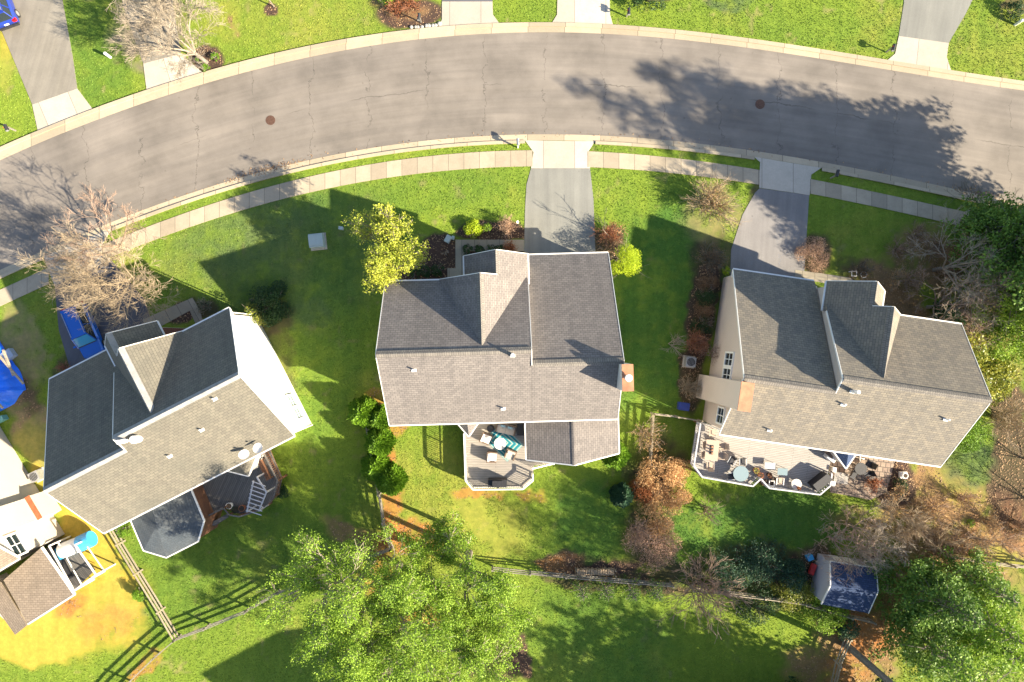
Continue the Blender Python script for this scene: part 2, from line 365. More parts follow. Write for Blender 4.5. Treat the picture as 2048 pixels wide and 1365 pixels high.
# (px, py, rx, ry, rotation, colour, softness, strength) -- what grows or lies there, plus lawn shade painted in with the dark green
BLOBS = [
    (600, 520, 200, 130, -15, DULL, .6, .6), (480, 470, 170, 70, -25, DULL, .6, .5), (1340, 600, 90, 220, 5, LUSH_SHADE, .4, .9), (650, 700, 70, 200, 8, LUSH_SHADE, .5, .5),
    (190, 120, 60, 130, -20, LUSH_SHADE, .5, .5), (430, 1120, 230, 120, -20, LUSH_SHADE, .5, .35), (1180, 1050, 80, 90, 0, LUSH_SHADE, .5, .8), (1440, 1090, 150, 80, 0, LUSH_SHADE, .5, .9),
    (1200, 1280, 160, 110, 0, LUSH_SHADE, .5, .6), (1600, 1030, 110, 60, 10, LUSH_SHADE, .3, .8), (1560, 1290, 160, 70, 10, GRASS, .4, .8), (860, 980, 110, 90, 0, STRAW, .6, .45), (960, 1060, 90, 60, 0, STRAW, .6, .45),
    (1250, 600, 30, 250, 0, LUSH_SHADE, .4, .6), (1230, 390, 60, 50, 0, GRASS, .4, .6), (1800, 130, 200, 40, 5, GRASS, .4, .5), (590, 40, 190, 60, 0, STRAW, .6, .25), (800, 390, 200, 50, -8, LUSH_SHADE, .5, .35),
    # lower left garden: golden straw
    (200, 1150, 60, 150, -25, GOLD, .5, 1), (150, 1210, 130, 90, -20, GOLD, .7, .9), (120, 1250, 70, 30, -10, LEAF, .8, .5), (215, 1120, 20, 60, -20, STRAW, .8, .6), (170, 1075, 60, 60, 0, GOLD, .3, 1), (60, 1270, 120, 60, 0, GOLD, .3, .9), (230, 1210, 50, 45, 0, STRAW, .5, .6),
    (215, 1250, 60, 25, -20, CLAY, .6, .5), (140, 1210, 40, 18, -20, CLAY, .4, .8), (290, 1330, 55, 14, -45, CLAY, .4, .7),
    # between the left houses
    (70, 860, 40, 90, -25, TAN, .4, .95), (40, 700, 45, 90, -10, TAN, .4, .8), (55, 790, 30, 45, 0, MULCH, .5, .8), (75, 905, 26, 70, -28, STRAW, .5, .7), (85, 960, 20, 30, 0, GOLD, .4, .7), (20, 800, 25, 60, -20, TAN, .4, .8),
    (620, 640, 40, 40, 0, DULL, .5, .6),
    # orange clay patches behind the middle house
    (820, 1080, 62, 34, 0, CLAY, .5, 1), (790, 1020, 24, 50, 10, CLAY, .5, .85), (775, 905, 16, 60, -8, CLAY, .5, .9), (790, 860, 20, 20, 0, CLAY, .5, .6), (760, 1140, 50, 50, 0, CLAY, .6, .55), (700, 1075, 60, 28, 30, LEAF, .5, .8),
    (845, 1240, 35, 40, 0, CLAY, .5, .7), (965, 990, 60, 12, 0, CLAY, .5, .7), (1070, 985, 30, 14, 0, CLAY, .6, .6), (1120, 1125, 55, 22, 0, MULCH, .3, .9), (1120, 1125, 50, 14, 0, CLAY, .6, .5), (745, 795, 26, 16, 0, CLAY, .5, .6),
    (990, 1320, 50, 50, 0, MULCH, .4, .9), (1040, 1310, 22, 36, 0, MULCH, .3, 1),
    # beds by the middle house
    (985, 462, 75, 24, 0, MULCH, .15, 1), (880, 510, 45, 45, 0, MULCH, .15, 1), (850, 545, 60, 25, 0, MULCH, .2, 1), (1215, 490, 28, 40, 0, MULCH, .3, .9), (990, 505, 60, 14, 0, MULCH, .2, 1),
    # right of the middle lawn: bed along the right house
    (1402, 620, 32, 130, 6, MULCH, .3, .95), (1385, 760, 26, 70, 0, MULCH, .3, .9), (1425, 520, 45, 50, 0, MULCH, .5, .7), (1420, 430, 60, 50, 0, TAN, .6, .6), (1500, 410, 14, 60, 20, MULCH, .4, .8),
    (1628, 515, 36, 42, 0, MULCH, .3, .9), (1740, 560, 50, 40, 15, LEAF, .4, 1), (1700, 550, 30, 30, 0, MULCH, .4, .8), (1840, 520, 70, 60, 0, LEAF, .5, .9), (1900, 480, 90, 40, 10, LEAF, .5, .8), (1790, 600, 70, 26, 30, LEAF, .3, 1),
    (1850, 600, 50, 60, 0, LEAF, .4, .8), (1950, 560, 100, 80, 0, LEAF, .5, .8), (1965, 500, 100, 50, 0, LEAF, .5, .8), (1980, 700, 80, 110, 0, LEAF, .5, .6), (1860, 590, 14, 30, 0, GRASS, .3, .9),
    # brown garden lower right
    (1920, 1050, 170, 90, 15, LEAF, .35, 1), (1870, 980, 90, 60, 20, LEAF, .4, 1), (1790, 960, 40, 60, 0, MULCH, .3, 1), (2020, 920, 45, 170, 0, MULCH, .3, .9), (1930, 930, 50, 60, 0, DULL, .4, .8), (2000, 1060, 90, 60, 10, CLAY, .6, .15),
    (1990, 1130, 60, 30, 10, STRAW, .5, .9), (1910, 985, 60, 25, 30, STRAW, .6, .5), (1760, 1060, 90, 30, 20, LEAF, .5, .8), (1900, 1140, 150, 30, 12, LEAF, .5, .8), (1720, 1270, 90, 60, 20, LEAF, .3, 1), (1730, 1265, 50, 60, 25, CLAY, .4, .8),
    (1680, 1340, 110, 50, 0, LEAF, .4, .9), (1800, 1210, 60, 60, 0, LEAF, .4, .8), (1700, 1340, 60, 40, 0, CLAY, .5, .5),
    (1400, 1150, 250, 30, 5, MULCH, .5, .8), (1310, 930, 60, 60, 0, MULCH, .5, .8), (1300, 1030, 45, 100, 0, MULCH, .5, .8), (1520, 1130, 100, 40, 5, MULCH, .5, .8), (1205, 1140, 80, 18, 2, MULCH, .3, 1), (1230, 1165, 150, 12, 3, MULCH, .3, .8),
    (1560, 1200, 90, 22, 8, MULCH, .4, .7), (1640, 1130, 60, 40, 0, MULCH, .3, .9),
    # north side
    (300, 50, 75, 85, 15, GRAVEL, .4, .95), (415, 118, 34, 30, 0, MULCH, .2, 1), (545, 18, 14, 14, 0, MULCH, .1, 1), (820, 28, 72, 30, -4, MULCH, .2, 1), (800, 15, 60, 16, 0, LEAF, .5, .7), (1455, 5, 60, 14, 0, DULL, .5, .8),
    (465, 40, 8, 24, -15, LEAF, .5, .8), (1300, -10, 60, 12, 0, MULCH, .4, .8), (10, 130, 20, 60, 0, STRAW, .6, .5), (10, 60, 30, 60, 0, GOLD, .6, .5), (2030, 10, 30, 18, 0, MULCH, .3, .8),
    (130, 735, 34, 24, 0, MULCH, .4, .7), (540, 640, 55, 40, 0, MULCH, .35, .7), (410, 615, 30, 25, 0, MULCH, .3, .8), (365, 625, 30, 20, -25, MULCH, .2, 1), (560, 700, 18, 90, -28, MULCH, .5, .5), (540, 960, 30, 30, 0, MULCH, .5, .5),
    (260, 460, 24, 14, -20, TAN, .5, .7), (230, 520, 40, 30, 0, STRAW, .5, .4),
]
def ground_colour(x, y):
    px = x * 24 + 1024; py = 682.5 - y * 24
    wx = (vnoise(x, y, 1.6, 1) - .5) * 26 + (vnoise(x, y, .5, 2) - .5) * 14; wy = (vnoise(x, y, 1.6, 3) - .5) * 26 + (vnoise(x, y, .5, 4) - .5) * 14
    c = np.empty(x.shape + (3,)); c[...] = GRASS
    t = np.clip(vnoise(x, y, 6, 5) * .8 + vnoise(x, y, 2, 6) * .4 - .25, 0, 1)[..., None]
    c = c * (1 - t * .45) + np.array(LUSH_SHADE) * t * .45
    t = np.clip(vnoise(x, y, 3, 8) * 1.3 + vnoise(x, y, .7, 9) * .5 - 1.0, 0, 1)[..., None]
    c = c * (1 - t * .6) + np.array(STRAW) * t * .6
    t = np.clip(vnoise(x, y, 1.1, 12) * .7 + vnoise(x, y, .4, 13) * .6 - .92, 0, .25)[..., None] * 2.4
    c = c * (1 - t) + np.array(TAN) * t
    BRK = vnoise(x, y, .9, 21) * .6 + vnoise(x, y, .33, 22) * .4
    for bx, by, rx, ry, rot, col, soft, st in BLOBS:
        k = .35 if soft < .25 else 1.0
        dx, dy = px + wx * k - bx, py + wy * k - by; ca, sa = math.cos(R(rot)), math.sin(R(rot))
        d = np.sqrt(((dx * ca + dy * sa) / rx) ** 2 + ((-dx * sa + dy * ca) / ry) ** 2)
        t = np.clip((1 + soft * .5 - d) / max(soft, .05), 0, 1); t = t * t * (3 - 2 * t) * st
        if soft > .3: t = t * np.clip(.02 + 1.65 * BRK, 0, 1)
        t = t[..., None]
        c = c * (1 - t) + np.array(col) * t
    return c
xs = np.concatenate([[-900, -400, -180, -90, -60], np.arange(-48, 48.01, .2), [60, 90, 180, 400, 900]])
ys = np.concatenate([[-900, -400, -180, -80, -45], np.arange(-33, 33.01, .2), [45, 80, 180, 400, 900]])
GX, GY = np.meshgrid(xs, ys); nx, ny = len(xs), len(ys)
def make_ground():
    m = NT('lawn_and_beds'); at = m.n('ShaderNodeAttribute', attribute_name='soil'); pos = m.obj
    n1 = m.noise(3.2, 4, .7, pos); n2 = m.noise(30, 3, .75, pos); n3 = m.noise(.8, 4, .6, pos)
    vo = m.n('ShaderNodeTexVoronoi'); vo.inputs['Scale'].default_value = 9; m.l(pos, vo.inputs['Vector'])
    c = m.mix(.75, at.outputs['Color'], m.ramp(n2, .25, .78, (.5, .55, .5, 1), (1.5, 1.45, 1.4, 1)), 'MULTIPLY')
    c = m.mix(.4, c, m.ramp(n1, .3, .72, (.6, .68, .7, 1), (1.38, 1.3, 1.2, 1)), 'MULTIPLY')
    c = m.mix(.35, c, m.ramp(n3, .3, .7, (.7, .8, .7, 1), (1.3, 1.2, 1.2, 1)), 'MULTIPLY')
    sx_ = m.n('ShaderNodeSeparateXYZ'); m.l(pos, sx_.inputs[0]); st_ = m.math('SINE', m.math('ADD', m.math('MULTIPLY', sx_.outputs[0], 5.2), m.math('MULTIPLY', n3, 3.0)))
    c = m.mix(.22, c, m.ramp(m.math('MULTIPLY_ADD', st_, .5, .5), .2, .8, (.8, .85, .8, 1), (1.2, 1.15, 1.1, 1)), 'MULTIPLY')
    sp = m.math('MULTIPLY', m.ramp(vo.outputs['Distance'], .08, .16, (1, 1, 1, 1), (0, 0, 0, 1)), m.ramp(n1, .5, .6))
    c = m.mix(m.math('MULTIPLY', sp, .5), c, (.42, .38, .22))
    m.col(c); m.b.inputs['Roughness'].default_value = .95; m.b.inputs['Specular IOR Level'].default_value = .15
    m.bump(m.math('ADD', m.math('MULTIPLY', n2, .8), m.math('MULTIPLY', n1, .25)), .55, .05)
    me = bpy.data.meshes.new('ground')
    V = np.stack([GX, GY, np.zeros_like(GX)], -1).reshape(-1, 3)
    i = np.arange(ny - 1)[:, None] * nx + np.arange(nx - 1)[None]; F = np.stack([i, i + 1, i + nx + 1, i + nx], -1).reshape(-1, 4)
    me.vertices.add(len(V)); me.vertices.foreach_set('co', V.astype(np.float32).ravel())
    me.loops.add(F.size); me.loops.foreach_set('vertex_index', F.astype(np.int32).ravel())
    me.polygons.add(len(F)); me.polygons.foreach_set('loop_start', np.arange(0, F.size, 4, dtype=np.int32)); me.update(calc_edges=True)
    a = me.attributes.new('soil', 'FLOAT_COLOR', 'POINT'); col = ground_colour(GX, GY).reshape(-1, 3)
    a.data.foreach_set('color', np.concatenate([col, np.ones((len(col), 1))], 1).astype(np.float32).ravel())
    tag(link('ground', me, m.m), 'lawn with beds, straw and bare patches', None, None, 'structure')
make_ground()

# ------------------------------------------------------------------ road, kerbs, pavement
def curve(pts, deg=6):
    a = np.array(pts, float); c = np.polyfit((a[:, 0] - 1024) / 1024, a[:, 1], deg)
    return lambda x: np.polyval(c, (np.asarray(x, float) - 1024) / 1024)
N_out = curve([(-200, 395), (0, 297), (185, 219), (294, 183), (407, 147), (461, 127), (700, 79), (875, 56), (1046, 48), (1224, 51), (1370, 60), (1546, 84), (1772, 125), (1898, 142), (2048, 161), (2250, 190)])
N_in = curve([(-200, 425), (0, 323), (191, 239), (342, 189), (478, 147), (700, 99), (790, 87), (998, 68), (1230, 67), (1370, 80), (1546, 103), (1796, 147), (2048, 179), (2250, 207)])
S_in = curve([(-200, 632), (0, 543), (128, 484), (239, 436), (520, 344), (700, 306), (824, 287), (1056, 268), (1183, 270), (1370, 284), (1519, 304), (1714, 340), (1895, 376), (2048, 408), (2250, 455)])
S_out = lambda x: S_in(x) + 18 + 0 * x
W_n = curve([(-200, 672), (0, 584), (90, 539), (246, 468), (290, 458), (584, 367), (670, 342), (831, 314), (1066, 302), (1174, 304), (1348, 316), (1519, 338), (1625, 362), (1895, 419), (2048, 448), (2250, 492)])
W_s = curve([(-200, 706), (0, 617), (256, 496), (362, 460), (584, 398), (670, 376), (875, 343), (1066, 331), (1179, 335), (1348, 348), (1515, 367), (1618, 390), (1895, 448), (2048, 480), (2250, 525)])
def strip(name, f0, f1, x0, x1, z, mat, z0=None, centre=None, n=220, kind='structure'):
    X = np.linspace(x0, x1, n); v = []; f = []; uv = []; u = 0; prev = None
    mid = None
    for x in X:
        a, b = P(x, float(f0(x))), P(x, float(f1(x))); c = (a + b) / 2
        if prev is not None: u += (c - prev).length
        prev = c; wd = (a - b).length
        a.z = b.z = z
        v += [a, b]; uv += [(u, wd / 2), (u, -wd / 2)]
        if z0 is not None: v += [Vector((a.x, a.y, z0)), Vector((b.x, b.y, z0))]; uv += [(u, wd / 2 + .1), (u, -wd / 2 - .1)]
    k = 2 if z0 is None else 4
    for i in range(n - 1):
        j = i * k; f.append((j + 1, j + 1 + k, j + k, j))
        if z0 is not None: f += [(j, j + k, j + k + 2, j + 2), (j + 3, j + 3 + k, j + 1 + k, j + 1)]
    me = bpy.data.meshes.new(name); me.from_pydata([tuple(p) for p in v], [], f); l = me.uv_layers.new(name='UVMap').data
    for lp in me.loops: l[lp.index].uv = uv[lp.vertex_index]
    return tag(link(name, me, mat), None, None, None, kind)
strip('road', N_in, S_in, -200, 2250, .006, M['road'])
strip('kerb_north', N_out, lambda x: N_out(x) + 8, -200, 2250, .13, M['kerb'], 0)
strip('gutter_north', lambda x: N_out(x) + 8, N_in, -200, 2250, .03, M['kerb'], 0)
strip('gutter_south', S_in, lambda x: S_in(x) + 12, -200, 2250, .03, M['kerb'], 0)
for a, b in ((-200, 88), (225, 1050), (1190, 1508), (1642, 2250)):
    strip('kerb_south', lambda x: S_in(x) + 12, S_out, a, b, .13, M['kerb'], 0, n=80)
for a, b in ((-200, 98), (205, 1065), (1175, 1519), (1620, 2250)):
    strip('sidewalk', W_n, W_s, a, b, .05, M['walk'], 0, n=90)
def flat(name, pts, z, mat, uvrot=0.0, z0=0.0, kind='structure'):
    m = MB(uvrot); m.prism([tuple(P(x, y)[:2]) for x, y in pts], z0, z)
    return tag(m.build(name, mat), None, None, None, kind)
S = lambda x, d=0: (x, float(S_in(x)) + d)
N = lambda x, d=0: (x, float(N_out(x)) + d)
flat('driveway_apron', [S(1050, 12), S(1190, 12), (1176, 305), (1180, 337), (1062, 337), (1067, 305)], .045, M['apron'])
flat('driveway', [(1062, 337), (1180, 337), (1187, 400), (1191, 512), (1048, 512), (1050, 420), (1053, 370)], .030, M['drive'], 1.57)
flat('driveway_apron', [S(1508, 12), S(1642, 12), (1622, 350), (1619, 391), (1518, 376), (1520, 325)], .045, M['apron'])
flat('driveway', [(1510, 386), (1519, 377), (1618, 391), (1607, 565), (1460, 560), (1462, 500), (1485, 430)], .030, M['drive_mid'], 1.5)
flat('driveway_apron', [S(88, 12), S(225, 12), (205, 490), (222, 520), (110, 572), (97, 540)], .045, M['apron'])
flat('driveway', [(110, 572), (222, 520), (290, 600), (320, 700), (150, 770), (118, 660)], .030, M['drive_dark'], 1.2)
flat('driveway', [(20, -60), (118, -60), (125, 0), (145, 110), (155, 178), (65, 210), (5, 65), (-20, 0)], .030, M['drive_tan'], 1.3)
flat('driveway_apron', [(65, 210), (155, 178), (185, 218), (77, 266)], .045, M['apron'], .4)
flat('driveway', [(225, -60), (340, -60), (345, 0), (362, 108), (287, 128), (262, 60)], .028, M['drive_tan'], 1.3)
flat('driveway_apron', [(287, 128), (362, 108), (406, 146), (294, 183)], .045, M['apron'], .3)
flat('driveway_apron', [(884, 4), (985, 4), (986, 30), (999, 48), (876, 56), (884, 40)], .045, M['apron'])
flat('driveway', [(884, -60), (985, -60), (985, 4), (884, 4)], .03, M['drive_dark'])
flat('driveway_apron', [(1116, -60), (1218, -60), (1220, 30), (1226, 51), (1103, 48), (1114, 30)], .045, M['apron'])
flat('driveway', [(1812, -60), (1965, -60), (1945, 0), (1930, 30), (1897, 87), (1797, 73), (1807, 10)], .030, M['drive'], 1.4)
flat('driveway_apron', [(1797, 73), (1897, 87), (1893, 115), (1902, 143), (1770, 125), (1790, 108)], .045, M['apron'], -.1)
flat('path', [(911, 480), (1048, 480), (1048, 503), (934, 503), (934, 560), (895, 560), (895, 537), (911, 537)], .05, M['path'])
flat('path', [(1590, 540), (1640, 547), (1700, 556), (1712, 566), (1695, 590), (1660, 590), (1655, 568), (1590, 556)], .05, M['path'])
flat('path', [(285, 640), (385, 596), (400, 620), (408, 650), (395, 655), (380, 622), (300, 665)], .05, M['path'], .5)
flat('brick_path', [(310, 655), (378, 662), (410, 668), (330, 720), (305, 700)], .05, M['brickpath'], .47)
flat('patio', [(1655, 900), (1790, 918), (1772, 985), (1740, 1000), (1660, 985)], .05, M['paver'], -.12)
for n_, (mx, my) in enumerate(((541, 241), (1520, 209))):
    p = P(mx, my); m = MB().tube((p.x, p.y, .004), (p.x, p.y, .016), .40, n=28)
    for i in range(-3, 4): hw_ = math.sqrt(.34 ** 2 - (i * .1) ** 2); m.box((p.x, p.y + i * .1, .02), (hw_ * 2, .03, .012))
    o = m.build('manhole_cover', M['manhole'])
    tag(o, ('round rusty manhole cover in the sunlit left part of the road', 'round dark manhole cover in the tree shadow on the right part of the road')[n_], 'manhole cover', 'manhole covers in the road')

# ------------------------------------------------------------------ houses
class House:
    def __init__(s, label, rot, org, mir, xl, xr, xm, xc, xb, bl, roof, sid, group='two-storey houses along the street'):
        s.a = R(rot); s.o = Vector(org); s.mir = mir; s.p = (xl, xr, xm, xc, xb, bl); s.roof = roof; s.sid = sid
        s.root = empty('house', (s.o.x, s.o.y, 0), label, 'house', group)
    def L(s, x, y, z=0.0):
        if s.mir: x = -x
        c, n = math.cos(s.a), math.sin(s.a)
        return Vector((s.o.x + c * x - n * y, s.o.y + n * x + c * y, z))
    def boxL(s, mb, x0, x1, y0, y1, z0, z1):
        mb.prism([tuple(s.L(x, y)[:2]) for x, y in ((x0, y0), (x1, y0), (x1, y1), (x0, y1))], z0, z1)
    def prof(s, mb, x0, x1, pr):      # extrude a profile (y,z) along x
        A = [s.L(x0, y, z) for y, z in pr]; B = [s.L(x1, y, z) for y, z in pr]
        if s.mir: A, B = B, A
        mb.poly(A[::-1]); mb.poly(B)
        for i in range(len(pr)): j = (i + 1) % len(pr); mb.poly([A[i], A[j], B[j], B[i]])
    def profx(s, mb, y0, y1, pr):     # extrude a profile (x,z) along y
        A = [s.L(x, y0, z) for x, z in pr]; B = [s.L(x, y1, z) for x, z in pr]
        mb.poly(A); mb.poly(B[::-1])
        for i in range(len(pr)): j = (i + 1) % len(pr); mb.poly([A[j], A[i], B[i], B[j]])
    def window(s, side, u, z, wd=.9, ht=1.3, x=None, panes=2, glass='glass'):
        # side: 'R'/'L' gable walls (u = y) or 'F'/'B' (u = x)
        def Q(du, out, dz):
            if side in 'RL': return s.L(x + (out if side == 'R' else -out), u + du, z + dz)
            return s.L(u + du, x + (out if side == 'F' else -out), z + dz)
        fr = MB()
        def bar(a, b, wdt=.13):
            fr.beam(Q(*a), Q(*b), wdt, wdt)
        bar((-wd / 2, .03, 0), (wd / 2, .03, 0)); bar((-wd / 2, .03, ht), (wd / 2, .03, ht)); bar((-wd / 2, .035, -.04), (-wd / 2, .035, ht + .04)); bar((wd / 2, .035, -.04), (wd / 2, .035, ht + .04))
        bar((-wd / 2, .03, ht / 2), (wd / 2, .03, ht / 2), .05)
        if panes > 2: bar((0, .035, 0), (0, .035, ht), .05)
        f = fr.build('window', M['white'], s.root)
        MB().poly([Q(-wd / 2, .02, 0), Q(wd / 2, .02, 0), Q(wd / 2, .02, ht), Q(-wd / 2, .02, ht)]).build('pane', M[glass], f)
    def build(s, capm='cap'):
        xl, xr, xm, xc, xb, bl = s.p; L = s.L; root = s.root
        HR, HG, HE, HF = 9.7, 9.0, 5.6, 3.2; yF, yR, yr, gF, gr = 6.2, -4.5, .85, 8.2, -.08
        sf = (HR - HE) / (yF - yr); hw = xm - xc; HC = 9.35; sc_ = (HC - 5.5) / hw; yB = yr + (HR - HC) / sf
        # walls
        wl = MB(); t = .22
        s.prof(wl, xl + .3, xm - .02, [(yF - .35, 0), (yF - .35, HE + .0), (yr, HR - t), (yR + .35, HE + .0), (yR + .35, 0)])
        s.prof(wl, xm - .12, xr - .3, [(gF - .35, 0), (gF - .35, HF + .02), (gr, HG - t), (yR + .347, HE), (yR + .347, 0)])
        # cross gable wall and bay
        s.profx(wl, yF - .32, yF - 1.5, [(xc - hw + .25, 4.6), (xc - hw + .25, 5.55), (xc, HC - t - .1), (xm - .05, 5.4), (xm - .05, 4.6)])
        hbay = HC - sc_ * (xb - xc); eb = hbay - sc_ * (xb - bl)
        s.profx(wl, 7.65, yF - 1.0, [(bl + .28, 0), (bl + .28, eb + .12), (xb, hbay - t - .12), (xm - .04, 5.4), (xm - .04, 0)])
        wl.build('wall', s.sid, root)
        # roofs
        rf = MB(); T = .13
        e = .02
        rf.slab([L(xl, yF, HE), L(xm + .08, yF, HE), L(xm + .08, yr, HR), L(xl, yr, HR)], T)
        rf.slab([L(xl, yR, HE), L(xm + .08, yR, HE), L(xm + .08, yr, HR), L(xl, yr, HR)], T)
        rf.slab([L(xm + .09, gF, HF), L(xr, gF, HF), L(xr, gr, HG), L(xm + .09, gr, HG)], T)
        rf.slab([L(xm + .09, yR, HE), L(xr, yR, HE), L(xr, gr, HG), L(xm + .09, gr, HG)], T)
        r_ = rf.build('roof', s.roof, root)
        rf = MB()
        rf.slab([L(xc, yB - .2, HC), L(xc, yF + .05, HC), L(xc - hw - .1, yF + .05, HC - sc_ * (hw + .1))], T)
        zr = lambda x: HC - sc_ * (x - xc)
        xe = xm + .14
        rf.slab([L(xc, yB - .2, HC), L(xc, yF + .05, HC), L(xb, yF + .05, zr(xb)), L(xb, 8.0, zr(xb)), L(xe, 8.0, zr(xe)), L(xe, 5.75, zr(xe)), L(xm - .1, 5.75, zr(xm - .1))], T)
        rf.slab([L(xb, 8.0, hbay), L(bl, 8.0, eb), L(bl, yF - .6, eb), L(xb, yF - .6, hbay)], T)
        rf.build('front_gable_roof', s.roof, root)
        # ridge caps
        rc = MB()
        def cap(a, b, side):
            d = (b - a).normalized(); n = d.cross(Vector((0, 0, 1))).normalized()
            for sg in (1, -1):
                k = n * sg * .24
                dn = Vector((0, 0, -.24 * side)); z_ = Vector((0, 0, .07))
                rc.slab([a + z_, b + z_, b + k + dn + z_, a + k + dn + z_], .05)
        cap(L(xl, yr, HR), L(xm + .08, yr, HR), .76); cap(L(xm + .09, gr, HG), L(xr, gr, HG), .72); cap(L(xc, yB, HC), L(xc, yF + .05, HC), sc_); cap(L(xb, yF + .1, hbay), L(xb, 8.0, hbay), sc_)
        rc.build('ridge_cap', M[capm], root)
        # rakes, gutters
        q = Vector((0, 0, -.08))
        def rake(a, b): MB().beam(a + q, b + q, .045, .16).build('rake_trim', M['white'], root)
        for x in (xl - .02, xr + .02):
            if x < 0: rake(L(x, yF, HE), L(x, yr, HR)); rake(L(x, yr, HR), L(x, yR, HE))
            else: rake(L(x, gF, HF), L(x, gr, HG)); rake(L(x, gr, HG), L(x, yR, HE))
        rake(L(xm + .12, 5.7, HE + .35), L(xm + .12, yr, HR)); rake(L(xm + .12, yr, HR), L(xm + .12, gr - .1, HG))
        rake(L(xc, yF + .08, HC), L(xb, yF + .08, zr(xb))); rake(L(xc, yF + .08, HC), L(xc - hw - .1, yF + .08, HC - sc_ * (hw + .1)))
        rake(L(xb, 8.03, hbay), L(xe, 8.03, zr(xe))); rake(L(xb, 8.03, hbay), L(bl, 8.03, eb))
        # eave returns at the gable ends
        for x, y, z in ((xl + .15, yF - .15, HE - .12), (xr - .15, gF - .15, HF - .12)): tr = MB(); s.boxL(tr, x - .15, x + .15, y - .45, y + .1, z - .12, z); tr.build('eave_return', M['white'], root)
        g = Vector((0, 0, -.05))
        def gut(a, b): MB().beam(a + g, b + g, .10, .10).build('gutter', M['white'], root)
        gut(L(xl, yF + .06, HE), L(bl - .1, yF + .06, HE)); gut(L(xl, yR - .06, HE), L(xr, yR - .06, HE)); gut(L(xm + .15, gF + .06, HF), L(xr, gF + .06, HF))
        gut(L(xe + .05, 8.0, zr(xe)), L(xe + .05, 5.75, zr(xe))); gut(L(bl - .05, 8.0, eb), L(bl - .05, yF + .1, eb))
        return r_
    def vent(s, x, y, h=.45, r=.06, mat='white', name='vent_pipe'):
        xl, xr, xm, *_ = s.p
        HR, HG, HE = 9.7, 9.0, 5.6
        z = HE + (y + 4.5) * (HR - HE) / 5.35 if y < .85 else HR - (y - .85) * .766
        p = s.L(x, y, z)
        m = MB().tube(p - Vector((0, 0, .1)), p + Vector((0, 0, h)), r, n=10)
        m.box((p.x, p.y, p.z + .03), (.34, .30, .03), s.a); m.build(name, M[mat], s.root)
    def chase(s, x, y0, y1, d, top, cap='copper', shoulder=None, pot=True):
        m = MB()
        if shoulder: s.boxL(m, x, x + d, y0, y1, 0, shoulder); s.boxL(m, x - .003, x + d - .38, y0 + .003, y1 - .003, shoulder, top)
        else: s.boxL(m, x, x + d, y0, y1, 0, top)
        ch = m.build('chimney', s.sid, s.root); c = MB()
        if shoulder: s.boxL(c, x + d - .37, x + d + .04, y0 - .04, y1 + .04, shoulder, shoulder + .06)
        else: s.boxL(c, x - .02, x + d + .02, y0 - .02, y1 + .02, top, top + .07)
        c.build('chimney_cap', M[cap], ch)
        if pot:
            q = s.L(x + d / 2, (y0 + y1) / 2, top); MB().tube(q, q + Vector((0, 0, .35)), .13, n=12).tube(q + Vector((0, 0, .35)), q + Vector((0, 0, .55)), .27, .24, n=16).build('chimney_pot', M['white'], ch)

O2 = P(1058, 726, 9.9); O3 = P(1672, 781, 9.9); O1 = P(240, 898, 9.9)
H2 = House('grey-brown shingled house in the middle with a furnished grey deck behind it', 1.6, (O2.x, O2.y, 0), False, -10.45, 6.62, .1, -3.2, -2.1, -4.55, M['roof_mid'], M['sid_mid'])
H3 = House('beige-sided house on the right with tan grey shingles and two windows in its left gable', -8.3, (O3.x, O3.y, 0), True, -10.75, 5.95, -.6, -3.4, -2.6, -5.2, M['roof_right'], M['sid_right'])
H1 = House('house on the left with a bright cream gable wall and olive weathered shingles', 27, (O1.x, O1.y, 0), True, -9.4, 6.6, .15, -2.7, -1.55, -3.75, M['roof_left'], M['sid_left'])
H2.build(); H3.build(); H1.build('cap_pale')
a0 = R(31); rr = P(38, 1117, 5.6); O0 = Vector((rr.x - (math.cos(a0) * 6.6 + math.sin(a0) * 4.5), rr.y - (math.sin(a0) * 6.6 - math.cos(a0) * 4.5), 0))
H0 = House('off-white house cut by the left edge of the photo with a brown shingled wing', 31, (O0.x, O0.y, 0), False, -10.4, 6.6, .1, -3.2, -2.1, -4.55, M['roof_brown'], M['sid_far'])
H0.build()
# the house beyond the bottom edge whose shadow lies on the grass
e = empty('house', P(880, 1480), 'pale house beyond the lower edge whose roof shadow falls on the grass', 'house')
ux, uy = Vector((.883, .47, 0)), Vector((-.47, .883, 0)); q0 = P(809, 1523)
def H4(x, y, z): return q0 + ux * x + uy * y + Vector((0, 0, z))
m = MB()
for y in (-3.2, 3.2): m.slab([H4(-.3, y, 6.6), H4(7.3, y, 6.6), H4(7.3, 0, 9.7), H4(-.3, 0, 9.7)], .13)
m.build('roof', M['roof_brown'], e); m = MB()
m.prism([tuple(H4(x, y, 0)[:2]) for x, y in ((0, -2.9), (7, -2.9), (7, 2.9), (0, 2.9))], 0, 6.6)
for x in (.01, 6.99): m.poly([H4(x, -2.9, 6.6), H4(x, 2.9, 6.6), H4(x, 0, 9.5)])
m.build('wall', M['sid_far'], e)
for x, y in ((-8.0, -.3), (-1.9, -3.4)): H2.vent(x, y)
H2.vent(-1.1, .55, .75, .13)
for x, y in ((-1.4, -.9), (-8.7, -.9), (2.6, -3.6)): H3.vent(x, y)
H3.vent(-1.5, .1, .9, .13)
for x, y in ((-4.7, -1.2), (-1.6, -1.8), (-7.0, .2)): H1.vent(x, y, .35, .07)
H1.vent(-1.0, .15, .6, .28); H1.vent(-.3, .4, .9, .16)
H2.chase(6.3, -2.1, -.3, .74, 10.0); H3.chase(5.62, -2.3, -.35, .85, 10.0, pot=False); H0.chase(6.28, -2.3, -.3, .85, 10.0, 'rust', 2.3, False)
